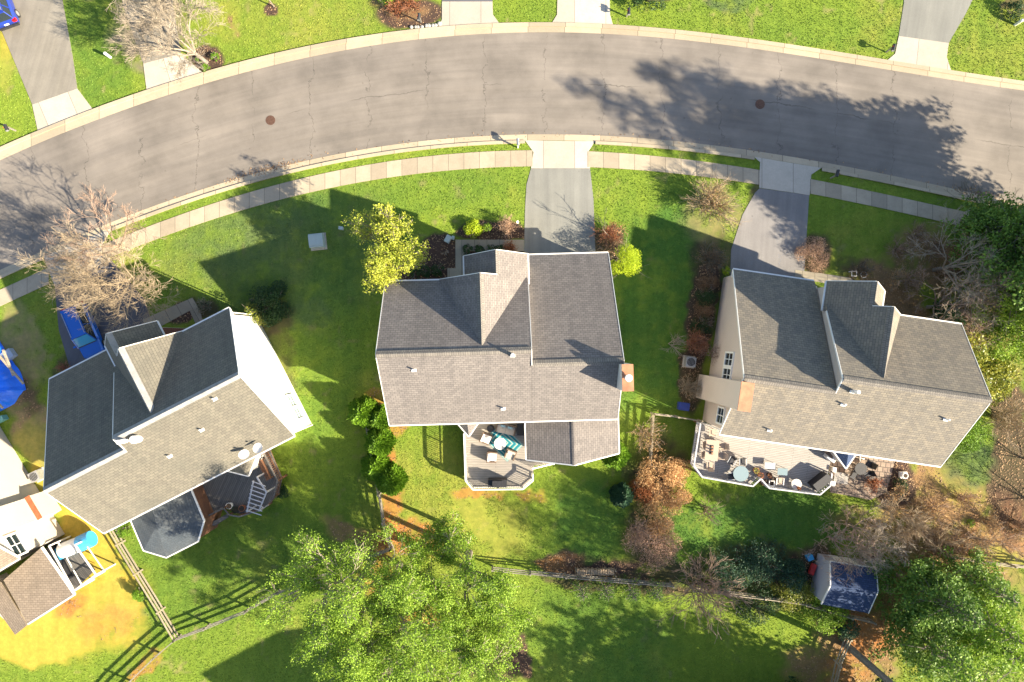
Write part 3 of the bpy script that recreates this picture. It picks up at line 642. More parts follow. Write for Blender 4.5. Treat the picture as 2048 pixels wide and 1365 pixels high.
H3.window('R', 1.15, 3.6, 1.05, 1.8, 5.66, 4); H3.window('R', -.05, 3.6, 1.05, 1.8, 5.66, 4); H3.window('R', -3.2, 3.7, 1.25, 1.5, 5.66, 4)
H0.window('R', -3.4, 4.3, 1.7, 1.2, 6.31, 4)
H1.window('L', -2.9, 1.2, 1.0, 1.4, -9.11, 4, 'paleglass'); H1.window('L', -1.8, 1.2, 1.0, 1.4, -9.11, 4, 'paleglass')
for H, xx in ((H2, -8.2), (H3, -8.4), (H1, -7.2)):
    H.window('F', xx, 3.4, 1.0, 1.4, 5.85, 2); H.window('B', xx + 5, 3.4, 1.0, 1.4, -4.15, 2); H.window('B', xx + 9, 3.4, 1.0, 1.4, -4.15, 2)
    d = MB(); H.boxL(d, 1.0 if H is not H3 else .6, 5.6, 7.85, 7.91, .02, 2.2); d.build('garage_door', M['white'], H.root)
m = MB(); H1.boxL(m, H1.p[5] + .25, H1.p[5] + .30, 5.9, 7.62, 0, 5.0); m.build('brick_side_wall', M['brickpath'], H1.root)
m = MB(); H1.boxL(m, H1.p[0] + .34, H1.p[5] + .24, 5.84, 5.90, 0, 5.2); m.build('brick_front_wall', M['brickpath'], H1.root)
# AC / meter box on the middle house
m = MB(); H2.boxL(m, 6.34, 6.75, .35, 1.1, 2.6, 3.3); m.build('meter_box', M['metal'], H2.root)
# downspouts
for H, side in ((H2, 1), (H3, 1), (H1, -1)):
    for x, y in ((H.p[1] - .26 if side > 0 else H.p[0] + .26, -4.25), (H.p[0] + .26, 6.0)):
        MB().beam(H.L(x, y, .1), H.L(x, y, 5.5), .09, .07).build('downspout', M['white'], H.root)

# roof of the middle house's rear sunroom (part of the house)
def porch_gable(H, x0, xr_, x1, y0, y1, he, hr, mat, walls=True):
    m = MB(); L = H.L
    m.slab([L(x0, y1, he), L(x0, y0, he), L(xr_, y0, hr), L(xr_, y1 - .25, hr)], .12); m.slab([L(x1, y1 + .3, he), L(x1, y0, he), L(xr_, y0, hr), L(xr_, y1 - .25, hr)], .12)
    m.build('rear_room_roof', mat, H.root)
    if walls:
        w_ = MB(); H.profx(w_, y1 + .45, y0, [(x0 + .3, 0), (x0 + .3, he), (xr_, hr - .25), (x1 - .3, he), (x1 - .3, 0)]); w_.build('rear_room_wall', H.sid, H.root)
    t_ = MB(); q = Vector((0, 0, -.07))
    for a, b in ((L(x0 - .04, y0, he), L(x0 - .04, y1, he)), (L(x1 + .04, y0, he), L(x1 + .04, y1 + .3, he)), (L(x0, y1 - .02, he), L(xr_, y1 - .27, hr)), (L(xr_, y1 - .27, hr), L(x1, y1 + .28, he))): t_.beam(a + q, b + q, .09, .16)
    t_.build('rear_room_trim', M['white'], H.root)
    c = MB()
    for sg in (1, -1): c.slab([L(xr_, y0 - .02, hr + .03), L(xr_, y1 - .25, hr + .03), L(xr_ + sg * .17, y1 - .25, hr - .04), L(xr_ + sg * .17, y0 - .02, hr - .04)], .03)
    c.build('ridge_cap', mat, H.root)
porch_gable(H2, -.25, 3.35, 6.95, -4.35, -7.75, 3.6, 5.0, M['roof_mid'])
def small_bay(H, pts, apex, mat, hwall=3.4):
    # three-sided bay with its own little pointed roof; pts = A, tip, B in local metres
    (ax, ay), (tx, ty), (bx, by) = pts; L = H.L; m = MB()
    hz = hwall
    m.slab([L(ax, ay, hz), L(tx, ty, hz), L(apex[0], apex[1], apex[2])], .1); m.slab([L(tx, ty, hz), L(bx, by, hz), L(apex[0], apex[1], apex[2])], .1)
    m.build('bay_roof', mat, H.root)
    w_ = MB(); cx, cy = (ax + bx) / 2, ay; k = .8
    w_.prism([tuple(H.L(cx + (x - cx) * k, cy + (y - cy) * k)[:2]) for x, y in ((ax, ay), (tx, ty), (bx, by))], 0, hz - .12); w_.build('bay_wall', H.sid, H.root)
    t_ = MB(); q = Vector((0, 0, -.05)); t_.beam(L(ax, ay, hz) + q, L(tx, ty, hz) + q, .1, .16); t_.beam(L(tx, ty, hz) + q, L(bx, by, hz) + q, .1, .16); t_.build('bay_trim', M['white'], H.root)
def inv(H, px, py, h):
    p = P(px, py, h) - H.o; c, n = math.cos(H.a), math.sin(H.a); x = c * p.x + n * p.y; y = -n * p.x + c * p.y
    return (-x if H.mir else x, y)
def bay_px(H, A, T_, B, mat, h=4.6):
    a, t_, b = inv(H, *A, h), inv(H, *T_, h), inv(H, *B, h)
    a = (a[0], -4.3); b = (b[0], -4.3)
    small_bay(H, (a, t_, b), ((a[0] + b[0]) / 2, -4.3, h + .8), mat, h)
bay_px(H2, (907, 846), (938, 874), (964, 843), M['roof_mid']); bay_px(H1, (444, 937), (497, 953), (512, 893), M['roof_left'], 3.8); bay_px(H3, (1655, 905), (1692, 938), (1716, 916), M['roof_blue'], 3.6)
# six-sided rear room of the left house
def poly_roof(H, ring, ridge, name, mat, h0, hr, wallm):
    m = MB(); r = [P(x, y, h0) for x, y in ring]; a, b = P(*ridge[0], hr), P(*ridge[1], hr)
    # ring order: house-left, tips ..., house-right ; a = at house, b = apex
    n = len(r)
    m.slab([r[0], r[1], b, a], .1)
    for i in range(1, n - 2): m.slab([r[i], r[i + 1], b], .1)
    m.slab([r[n - 2], r[n - 1], a, b], .1)
    m.build(name, mat, H.root)
    w_ = MB(); c = sum(r, Vector()) / n; w_.prism([((p.x - c.x) * .92 + c.x, (p.y - c.y) * .92 + c.y) for p in r], 0, h0 - .11); w_.build('rear_room_wall', wallm, H.root)
    t_ = MB(); q = Vector((0, 0, -.05))
    for i in range(n - 1): t_.beam(r[i] + q, r[i + 1] + q, .09, .14)
    t_.build('rear_room_trim', M['white'], H.root)
poly_roof(H1, [(258, 1034), (287, 1102), (333, 1116), (396, 1084), (408, 1042), (378, 970)], [(300, 1000), (313, 1052)], 'rear_room_roof', mshingle('blue_grey_room_shingles', (.075, .09, .105), (.055, .07, .085), (.04, .045, .05), (.11, .11, .10), .5), 3.7, 4.7, M['cedar'])
# brown shingled wing and screened deck of the far-left house
m = MB(); r = [P(7, 1161, 3.4), P(83, 1095, 3.6), P(149, 1190, 3.1), P(56, 1249, 3.0)]; m.slab(r, .12); m.build('wing_roof', M['roof_brown'], H0.root)
w_ = MB(); c = sum(r, Vector()) / 4; w_.prism([((p.x - c.x) * .62 + c.x - .7, (p.y - c.y) * .7 + c.y + .3) for p in r], 0, 2.9); w_.build('wing_screen', M['black'], H0.root)
t_ = MB()
for a, b in ((r[1], r[2]), (r[2], r[3])): t_.beam(a + Vector((0, 0, -.05)), b + Vector((0, 0, -.05)), .12, .16)
t_.build('wing_trim', M['white'], H0.root)
m = MB(); r = [P(0, 1165, 3.0), P(54, 1251, 3.0), P(30, 1270, 2.7), P(-30, 1185, 2.7)]; m.slab(r, .1); m.build('lower_wing_roof', M['roof_brown'], H0.root)
m = MB(); m.prism([tuple(P(x, y, 2.7)[:2]) for x, y in ((-40, 1170), (50, 1250), (30, 1262), (-50, 1190))], 0, 2.6); m.build('wing_wall', M['sid_far'], H0.root)

# ------------------------------------------------------------------ decks
def rail_run(parent, pts, z, ht=.92, top='trimgray', bal=True, mat_b=None, tw=.11):
    t_ = MB(); b_ = MB()
    for a, b in zip(pts[:-1], pts[1:]):
        A, B = Vector((a[0], a[1], z)), Vector((b[0], b[1], z)); up = Vector((0, 0, ht)); d = B - A; n = max(1, int(d.length / 1.8))
        t_.beam(A + up, B + up, tw, .05)
        b_.beam(A + Vector((0, 0, .12)), B + Vector((0, 0, .12)), .05, .07); b_.beam(A + Vector((0, 0, ht - .1)), B + Vector((0, 0, ht - .1)), .04, .07)
        for i in range(n + 1): q = A + d * i / n; b_.box((q.x, q.y, z + ht / 2 - .04), (.1, .1, ht - .02), math.atan2(d.y, d.x))
        if bal:
            k = max(1, int(d.length / .17))
            for i in range(1, k): q = A + d * i / k; b_.box((q.x, q.y, z + ht / 2), (.035, .035, ht - .2))
    t_.build('handrail', M[top], parent); b_.build('balusters', M[mat_b or top], parent)
def deck(label, ring_px, zf, floor_mat, rails, railmat='trimgray', uvrot=0.0, skirt='deck', balm=None, rail_h=.92):
    pts = [P(x, y, zf + rail_h) for x, y in ring_px]
    for p in pts: p.z = zf
    c = sum(pts, Vector()) / len(pts)
    e = empty('deck', (c.x, c.y, 0), label, 'deck')
    m = MB(uvrot); m.prism([(p.x, p.y) for p in pts], zf - .06, zf); m.build('floor', M[floor_mat], e)
    s_ = MB(); 
    s_.prism([((p.x - c.x) * .985 + c.x, (p.y - c.y) * .985 + c.y) for p in pts], zf - .3, zf - .062); s_.build('joists', M[skirt], e)
    for p in pts: MB().box(((p.x - c.x) * .96 + c.x, (p.y - c.y) * .96 + c.y, (zf - .3) / 2), (.14, .14, zf - .3)).build('deck_post', M[skirt], e)
    for rp in rails:
        q = [P(x, y, zf + rail_h) for x, y in rp]; rail_run(e, [(p.x, p.y) for p in q], zf, rail_h, railmat, True, balm)
    return e
Z2 = 1.15
D2 = deck('grey board deck with white rails and seating behind the middle house', [(929, 842), (1056, 842), (1056, 918), (1068, 922), (1067, 962), (1047, 980), (945, 981), (930, 963)], Z2, 'deck', [[(928, 868), (931, 962), (946, 980), (1046, 979), (1066, 962), (1066, 950)]], 'white', 0.0, 'deck')
# stairs of that deck
for i in range(6):
    x0, x1 = 2.05 + .3 * i - .6 + .15, 2.05 + .3 * (i + 1) - .6 + .15
    zz = Z2 - .17 * (i + 1); m = MB(); m.prism([(x0, -8.95), (x1 + .02, -8.95), (x1 + .02, -10.2 + .0 * i), (x0, -10.2)], zz - .05, zz); m.build('stair_tread', M['deck'], D2)
m = MB(); m.beam((1.6, -10.25, Z2 + .9), (3.4, -10.05, .95), .1, .06)
for i in range(11): t = i / 10; m.box((1.6 + 1.8 * t, -10.25 + .2 * t, (Z2 + .9) * (1 - t) + .95 * t - .42), (.04, .04, .84))
m.box((3.42, -10.05, .5), (.14, .14, 1.0)); m.build('stair_rail', M['white'], D2)
Z3 = 1.4
D3 = deck('large pale deck crowded with furniture behind the right house', [(1400, 846), (1450, 858), (1660, 895), (1672, 930), (1662, 973), (1641, 991), (1539, 978), (1522, 959), (1507, 974), (1404, 956), (1387, 932)], Z3, 'deck_pale', [[(1401, 848), (1388, 932), (1405, 955), (1506, 973), (1522, 958), (1539, 977), (1640, 990), (1661, 972), (1664, 948)]], 'trimgray', -.14, 'cedar')
m = MB(); 
for i in range(4): zz = Z3 - .3 * (i + 1); q = P(1672 + 7 * i, 955 + 1.2 * i, zz); MB().box((q.x, q.y, zz - .03), (.28, .9, .05), -.14).build('stair_tread', M['deck_pale'], D3)
Z1 = 1.5
D1 = deck('weathered grey deck with brown rails behind the left house', [(380, 985), (392, 955), (524, 888), (556, 962), (548, 996), (523, 1021), (478, 1035), (457, 1031), (446, 1018), (412, 1035), (398, 1008)], Z1, 'deck_dark', [[(524, 900), (555, 962), (547, 995), (522, 1020), (478, 1034), (458, 1030), (447, 1017), (412, 1034)]], 'deck_dark', 1.15, 'cedar', 'cedar')
m = MB()
for i in range(7): zz = Z1 - .2 * (i + 1); q = P(440 - 6 * i, 1040 + 4 * i, zz); m.box((q.x, q.y, zz), (1.5, .3, .05), .5)
m.build('stair_tread', M['deck_dark'], D1)
# trellis ladder over that deck
e = empty('trellis', P(520, 990), 'pale slatted trellis standing over the left deck', 'trellis')
z = 3.4; A, B, Cc, Dd = P(512, 962, z), P(527, 985, z), P(497, 1020, z), P(507, 1028, z)
m = MB(); m.beam(P(514, 955, z), P(533, 985, z), .1, .1); m.beam(P(507, 962, z), P(494, 1024, z), .09, .09); m.beam(P(533, 985, z), P(518, 1022, z), .09, .09)
for q in (P(514, 955, z), P(533, 985, z), P(494, 1024, z), P(518, 1022, z)): m.box((q.x, q.y, Z1 + .95), (.1, .1, 1.9))
m.build('frame', M['trimgray'], e); m = MB()
for i in range(8): t = i / 7; m.beam(P(504 - 12 * t, 963 + 58 * t, z + .08), P(531 - 8 * t, 973 + 58 * t, z + .08), .06, .05)
m.build('slats', M['trimgray'], e)
e = empty('deck', P(150, 1120), 'small screened deck with white frame beside the brown shingled wing', 'deck')
m = MB(-.9); rg = [P(x, y, .6) for x, y in ((92, 1082), (128, 1078), (190, 1140), (150, 1180))]; m.prism([(p.x, p.y) for p in rg], .5, .6); m.build('floor', M['deck_dark'], e)
m = MB()
for a, b in (((98, 1092), (148, 1182)), ((148, 1182), (192, 1150)), ((192, 1150), (150, 1090))): m.beam(P(*a, 2.5), P(*b, 2.5), .1, .1); m.beam(P(*a, 2.5) - Vector((0, 0, 1)), P(*b, 2.5) - Vector((0, 0, 1)), .07, .07)
for q in ((98, 1092), (148, 1182), (192, 1150), (150, 1090), (170, 1165)): p = P(*q, 2.5); m.box((p.x, p.y, 1.25), (.1, .1, 2.5))
m.build('frame', M['white'], e); m = MB()
for i in range(14): t = i / 13; p = P(148 + 44 * t, 1182 - 32 * t, 1.4); m.box((p.x, p.y, 1.0), (.05, .05, .8))
m.build('balusters', M['wood'], e)

# ------------------------------------------------------------------ furniture on the decks
def rot2(x, y, a): return (x * math.cos(a) - y * math.sin(a), x * math.sin(a) + y * math.cos(a))
def armchair(px, py, z, rz, label, group, fab='cushion', wd=.85):
    c = P(px, py, z); e = empty('armchair', c, label, 'armchair', group)
    def B(x, y, zz, dx, dy, dz, mat, nm, bev=0):
        X, Y = rot2(x, y, rz); o = MB().box((c.x + X, c.y + Y, z + zz), (dx, dy, dz), rz).build(nm, M[mat], e)
        if bev:
            b = o.modifiers.new('b', 'BEVEL'); b.width = bev; b.segments = 2
        return o
    B(0, 0, .16, wd, .8, .28, 'wicker', 'base'); B(0, -.36, .52, wd, .12, .5, 'wicker', 'back_frame')
    for s in (-1, 1): B(s * (wd / 2 - .05), 0, .42, .1, .76, .28, 'wicker', 'armrest')
    B(0, .05, .38, wd - .22, .66, .15, fab, 'seat_cushion', .05); B(0, -.25, .60, wd - .22, .16, .42, fab, 'back_cushion', .05); B(.08, -.12, .56, .34, .14, .26, 'ltblue' if fab == 'cushion2' else fab, 'pillow', .05)
    return e
g = 'cream cushioned armchairs around the round table'
armchair(972, 876, Z2, R(-115), 'cream armchair on the left end of the teal rug', g)
armchair(984, 913, Z2, R(-95), 'cream armchair standing lowest left, just below the rug', g)
armchair(1021, 908, Z2, R(160), 'beige-pink armchair at the lower right corner of the rug', g, 'cushion2')
c = P(1012, 857, Z2); e = empty('sofa', c, 'beige two-seat sofa with pale blue pillows under the eave', 'sofa')
a = R(-14)
def SB(x, y, z, dx, dy, dz, mat, nm, bev=.05):
    X, Y = rot2(x, y, a); o = MB().box((c.x + X, c.y + Y, Z2 + z), (dx, dy, dz), a).build(nm, M[mat], e); b = o.modifiers.new('b', 'BEVEL'); b.width = bev; b.segments = 2
SB(0, 0, .16, 1.6, .8, .3, 'wicker', 'base', .01); SB(0, .38, .5, 1.6, .12, .5, 'wicker', 'back_frame', .01)
for s in (-1, 1): SB(s * .76, 0, .42, .1, .78, .25, 'wicker', 'armrest', .01); SB(s * .36, -.04, .39, .70, .7, .15, 'cushion2', 'seat_cushion'); SB(s * .3, .2, .55, .36, .16, .3, 'ltblue', 'pillow')
c = P(1008, 885, Z2); a = R(-44)
m = NT('teal_zigzag_rug'); sep = m.n('ShaderNodeSeparateXYZ'); m.l(m.uv, sep.inputs[0])
d = m.math('MAXIMUM', m.math('DIVIDE', m.math('ABSOLUTE', sep.outputs[0]), 1.28), m.math('DIVIDE', m.math('ABSOLUTE', sep.outputs[1]), .95))
f = m.math('FRACT', m.math('MULTIPLY', d, 4.0)); cc = m.mix(m.ramp(f, .58, .62), (.01, .15, .20), (.33, .38, .33)); cc = m.mix(m.ramp(m.math('FRACT', m.math('MULTIPLY', d, 8.0)), .8, .84), cc, (.02, .33, .38)); m.col(cc); m.b.inputs['Roughness'].default_value = .95
pts = [(-1.28, -.95), (1.28, -.95), (1.28, .95), (-1.28, .95)]
vs = [(c.x + rot2(*p, a)[0], c.y + rot2(*p, a)[1]) for p in pts]
me = bpy.data.meshes.new('rug'); me.from_pydata([(x, y, Z2 + .018) for x, y in vs], [], [(0, 1, 2, 3)]); uvl = me.uv_layers.new(name='UVMap').data
for i in range(4): uvl[i].uv = pts[i]
tag(link('rug', me, m.m), 'teal and grey striped rug laid diagonally on the middle deck', 'rug')
def round_table(px, py, z, r, h, label, top, leg='dkmetal', legs=4):
    c = P(px, py, z + h); e = empty('round_table', (c.x, c.y, z), label, 'table')
    MB().tube((c.x, c.y, z + h - .05), (c.x, c.y, z + h), r, n=28).build('tabletop', M[top], e)
    for i in range(legs): t = R(45 + 360 / legs * i); MB().tube((c.x + r * .7 * math.cos(t), c.y + r * .7 * math.sin(t), z), (c.x + r * .6 * math.cos(t), c.y + r * .6 * math.sin(t), z + h - .05), .025, n=6).build('leg', M[leg], e)
    return e
round_table(1000, 888, Z2, .48, .5, 'round pale coffee table in the centre of the teal rug', 'cushion')
c = P(981, 857, Z2); m = MB().tube(c, c + Vector((0, 0, .45)), .30, .27, n=16); tag(m.build('ottoman', M['black']), 'dark round stool beside the sofa under the eave', 'stool')
c = P(1041, 857, Z2); tag(MB().box((c.x, c.y, Z2 + .35), (.55, .95, .7)).build('storage_box', M['black']), 'black storage box between the sofa and the rear room wall', 'box')
c = P(995, 966, Z2 + .6); e = empty('grill', (c.x, c.y, Z2), 'covered black barbecue grill by the far rail of the middle deck', 'grill')
o = MB().box((c.x, c.y, Z2 + .45), (1.5, .6, .9)).build('cover', M['black'], e); o.modifiers.new('b', 'BEVEL').width = .06
o = MB().box((c.x, c.y, Z2 + 1.02), (.8, .5, .28)).build('hood_cover', M['black'], e); b = o.modifiers.new('b', 'BEVEL'); b.width = .11; b.segments = 3
# right deck
def table_rect(px, py, z, lx, ly, rz, label, top):
    c = P(px, py, z + .74); e = empty('dining_table', (c.x, c.y, z), label, 'table')
    MB().box((c.x, c.y, z + .74), (lx, ly, .04), rz).build('tabletop', M[top], e)
    for sx in (-1, 1):
        for sy in (-1, 1): X, Y = rot2(sx * (lx / 2 - .08), sy * (ly / 2 - .08), rz); MB().box((c.x + X, c.y + Y, z + .36), (.05, .05, .72), rz).build('leg', M['tan_mesh'], e)
    return e
def patio_chair(px, py, z, rz, label, group, fab='tan_mesh', frame='tan_mesh'):
    c = P(px, py, z + .4); e = empty('patio_chair', (c.x, c.y, z), label, 'chair', group)
    def B(x, y, zz, dx, dy, dz): X, Y = rot2(x, y, rz); return ((c.x + X, c.y + Y, z + zz), (dx, dy, dz), rz)
    MB().box(*B(0, .02, .42, .5, .48, .04)).build('seat', M[fab], e)
    A = [Vector((c.x + rot2(x, y, rz)[0], c.y + rot2(x, y, rz)[1], z + zz)) for x, y, zz in ((-.25, -.22, .44), (.25, -.22, .44), (.25, -.40, .98), (-.25, -.40, .98))]
    MB().slab([A[0], A[1], A[2], A[3]], .03).build('backrest', M[fab], e)
    for s in (-1, 1):
        m = MB(); q = lambda x, y, zz: Vector((c.x + rot2(x, y, rz)[0], c.y + rot2(x, y, rz)[1], z + zz))
        m.beam(q(s * .28, .24, .64), q(s * .28, -.30, .66), .05, .03); m.build('armrest', M[frame], e)
        MB().beam(q(s * .28, .24, 0), q(s * .28, .24, .64), .035).build('leg', M[frame], e); MB().beam(q(s * .28, -.26, 0), q(s * .28, -.28, .66), .035).build('leg', M[frame], e)
    return e
ta = R(-6)
DT = table_rect(1424, 901, Z3, 1.05, 1.65, ta, 'long tan dining table with candles near the left rail of the right deck', 'tan_mesh')
g = 'tan sling chairs around the long table'
for (x, y, rz, lb) in ((1411, 889, -90, 'tan sling chair squeezed between the long table and the left rail, upper one'), (1408, 909, -90, 'tan sling chair between the long table and the left rail, lower one'), (1444, 893, 95, 'tan sling chair on the open side of the long table, upper one'), (1441, 911, 85, 'tan sling chair on the open side of the long table, lower one'), (1419, 931, 0, 'tan sling chair at the lower head of the long table'), (1424, 866, 180, 'tan sling chair at the upper head of the long table by the house corner')):
    patio_chair(x, y, Z3, R(rz), lb, g)
c = P(1423, 900, Z3 + .76); e = empty('centrepiece', c, 'dark tray with candle holders in the middle of the long table', 'centrepiece')
MB().box((c.x, c.y, c.z + .015), (.28, .75, .03), ta).build('tray', M['black'], e)
for i, dy in enumerate((-.25, 0, .25)): MB().tube((c.x, c.y + dy, c.z + .03), (c.x, c.y + dy, c.z + .25), .07, n=10).build('candle_holder', M['copper'], e)
RT = round_table(1482, 948, Z3, .62, .74, 'round glass table with pale blue top by the lower rail of the right deck', 'paleglass')
g = 'grey metal chairs by the round glass table'
for x, y, rz, lb in ((1462, 922, 150, 'grey metal chair up and left of the round glass table'), (1484, 924, 180, 'grey metal chair directly above the round glass table'), (1462, 952, -90, 'grey metal chair left of the round glass table')): patio_chair(x, y, Z3, R(rz), lb, g, 'dkmetal', 'metal')
def side_table(px, py, rz, lx, ly, label, top):
    c = P(px, py, Z3 + .45); e = empty('side_table', (c.x, c.y, Z3), label, 'side table', 'small glass topped tables')
    o = MB().box((c.x, c.y, Z3 + .45), (lx, ly, .03), rz).build('tabletop', M[top], e); b = o.modifiers.new('b', 'BEVEL'); b.width = .02
    for sx in (-1, 1):
        for sy in (-1, 1): X, Y = rot2(sx * lx * .42, sy * ly * .42, rz); MB().box((c.x + X, c.y + Y, Z3 + .21), (.03, .03, .42), rz).build('leg', M['dkmetal'], e)
side_table(1540, 932, R(-4), .85, .5, 'dark grey glass side table in the sun in the middle of the right deck', 'metal')
side_table(1565, 944, R(-4), .8, .55, 'pale glass side table right of the dark one', 'paleglass')
patio_chair(1558, 963, Z3, R(176), 'tan seated chair with white frame under the pale glass table', 'single chairs on the right deck', 'tan_mesh', 'white')
RT2 = round_table(1593, 969, Z3, .42, .5, 'round cream table with a flower pot near the lower rail', 'cushion')
def pot(px, py, z, r, h, label, mat='terracotta', plant=None, group='plant pots'):
    c = P(px, py, z); e = empty('plant_pot', c, label, 'plant pot', group)
    MB().tube(c, c + Vector((0, 0, h)), r * .75, r, n=14, cap=True).build('pot', M[mat], e)
    MB().tube(c + Vector((0, 0, h + .001)), c + Vector((0, 0, h + .012)), r * .86, n=14).build('soil', M['soil'], e)
    if plant: leaves('plant', blob_pts([((c.x, c.y, z + h + .12), (r * 1.2, r * 1.2, .2))], 90), .07, M[plant], e)
# leaves helper is needed by the pots
def blob_pts(blobs, n, shell=.35, seed=1):
    r = np.random.default_rng(seed); vol = np.array([b[1][0] * b[1][1] * b[1][2] for b in blobs]); k = r.choice(len(blobs), n, p=vol / vol.sum())
    c = np.array([b[0] for b in blobs])[k]; rad = np.array([b[1] for b in blobs])[k]
    d = r.normal(size=(n, 3)); d /= np.linalg.norm(d, axis=1)[:, None]; return c + d * rad * (shell + (1 - shell) * r.random((n, 1)) ** .6)
def leaves(name, pts, size, mat, parent=None, seed=3, up=.5, asp=.6):
    r = np.random.default_rng(seed); n = len(pts); pts = np.asarray(pts)
    nn = r.normal(size=(n, 3)); nn[:, 2] += up * 2; nn /= np.linalg.norm(nn, axis=1)[:, None]
    a = r.normal(size=(n, 3)); u = np.cross(nn, a); u /= np.linalg.norm(u, axis=1)[:, None]; v = np.cross(nn, u); s = size * (.6 + .8 * r.random((n, 1)))
    V = np.stack([pts - u * s / 2, pts + v * s * asp / 2, pts + u * s / 2, pts - v * s * asp / 2], 1); V[:, :, 2] = np.maximum(V[:, :, 2], .01)
    return quads_obj(name, V, mat, parent)
pot(1545, 958, Z3, .22, .35, 'dark round pot left of the square white planter', 'dkmetal'); pot(1532, 962, Z3, .2, .3, 'dark round pot nearest the notch in the rail', 'dkmetal'); pot(1536, 949, Z3, .2, .35, 'dark pot above the other two round pots', 'dkmetal', 'leaf_rust')
pot(1519, 950, Z3, .24, .3, 'terracotta pot with reddish plant in the rail notch', 'terracotta', 'leaf_rust'); pot(1510, 940, Z3, .24, .3, 'pot with green and yellow plant above the rail notch', 'terracotta', 'leaf_yel'); pot(1596, 976, Z3 + .5, .14, .16, 'small reddish flower pot standing on the round cream table', 'terracotta', 'leaf_rust')
c = P(1543, 967, Z3 + .3); e = empty('planter', (c.x, c.y, Z3), 'square white planter box by the lower rail', 'planter'); m = MB()
for dx, dy, sx, sy in ((-.2, 0, .05, .45), (.2, 0, .05, .45), (0, -.2, .35, .05), (0, .2, .35, .05)): m.box((c.x + dx, c.y + dy, Z3 + .2), (sx, sy, .4))
m.build('box', M['white'], e); MB().box((c.x, c.y, Z3 + .15), (.345, .345, .3)).build('soil', M['soil'], e)
c = P(1634, 960, Z3); e = empty('grill', c, 'black covered grill with a slatted shelf at the right end of the right deck', 'grill')
o = MB().box((c.x, c.y, Z3 + .5), (1.5, .65, 1.0), R(38)).build('cover', M['black'], e); b = o.modifiers.new('b', 'BEVEL'); b.width = .12; b.segments = 3
m = MB()
for i in range(6): X, Y = rot2(-.6 + .24 * i, -.5, R(38)); m.box((c.x + X, c.y + Y, Z3 + .7), (.07, .36, .03), R(38))
m.build('shelf', M['metal'], e)
c = P(1657, 912, Z3); e = empty('cooler_box', c, 'white box with dark lid against the house wall on the right deck', 'box'); MB().box((c.x, c.y, Z3 + .35), (.75, .6, .7), R(-40)).build('body', M['white'], e); MB().box((c.x - .28, c.y + .25, Z3 + .72), (.75, .3, .05), R(-40)).build('lid', M['wicker'], e)
for x, y, lb in ((1669, 940, 'white post cap box at the upper gate post of the right deck'), (1667, 968, 'white post cap box at the lower gate post of the right deck')):
    c = P(x, y, 1.6); e = empty('gate_post', (c.x, c.y, 0), lb, 'post', 'white posts by the deck steps'); MB().box((c.x, c.y, .8), (.24, .34, 1.6), R(-8)).build('post', M['white'], e); MB().box((c.x, c.y, 1.62), (.28, .38, .04), R(-8)).build('cap', M['white'], e)
# patio of the right house
e = round_table(1722, 938, .05, .5, .74, 'dark round patio table standing on the pavers', 'black')
for x, y, rz, lb in ((1738, 928, 60, 'dark patio chair upper right of the dark round table'), (1735, 950, 120, 'dark patio chair lower right of the dark round table'), (1706, 950, -120, 'dark patio chair lower left of the dark round table')): patio_chair(x, y, .05, R(rz), lb, 'dark chairs on the paved patio', 'black', 'dkmetal')
def dish(c, tilt, az, r, label, parent=None):
    m = MB(); mt = Matrix.Translation(c) @ Matrix.Rotation(az, 4, 'Z') @ Matrix.Rotation(tilt, 4, 'X')
    prev = None
    for k in range(5):
        rr_ = r * k / 4; zz = .18 * r * (k / 4) ** 2; ring = [mt @ Vector((rr_ * math.cos(2 * math.pi * i / 18), rr_ * 1.1 * math.sin(2 * math.pi * i / 18), zz)) for i in range(18)]
        if prev:
            for i in range(18): j = (i + 1) % 18; m.poly([prev[i], prev[j], ring[j], ring[i]], True)
        prev = ring
    o = m.build('dish', M['white'], parent); arm = MB(); tip = mt @ Vector((0, r * .2, r * .95)); arm.tube(mt @ Vector((0, -r, .15 * r)), tip, .02, n=6); arm.box(tip, (.1, .1, .14)); arm.tube(c, Vector((c.x, c.y, c.z - .9)), .03, n=6); arm.build('bracket', M['white'], parent)
p = P(488, 910, 6.7); e = empty('satellite_dish', p, 'white satellite dish nearer the middle of the left house eave', 'satellite dish', 'satellite dishes on the left house eave'); dish(p, R(38), R(150), .36, '', e)
p = P(516, 897, 6.7); e = empty('satellite_dish', p, 'white satellite dish with rusty centre, nearer the right corner of the left house', 'satellite dish', 'satellite dishes on the left house eave'); dish(p, R(25), R(190), .36, '', e)
p = P(1719, 917, 1.6); e = empty('satellite_dish', p, 'small white dish by the little blue bay roof above the patio', 'satellite dish'); dish(p, R(60), R(90), .3, '', e)
c = P(1808, 951, .3); e = empty('planter', (c.x, c.y, 0), 'square white planter with a round pot in the dark bed beside the patio', 'planter'); MB().box((c.x, c.y, .15), (.55, .55, .3)).build('box', M['white'], e); MB().tube((c.x, c.y, .3), (c.x, c.y, .52), .2, .24, n=16).build('pot', M['white'], e); MB().tube((c.x, c.y, .521), (c.x, c.y, .53), .18, n=16).build('soil', M['soil'], e)
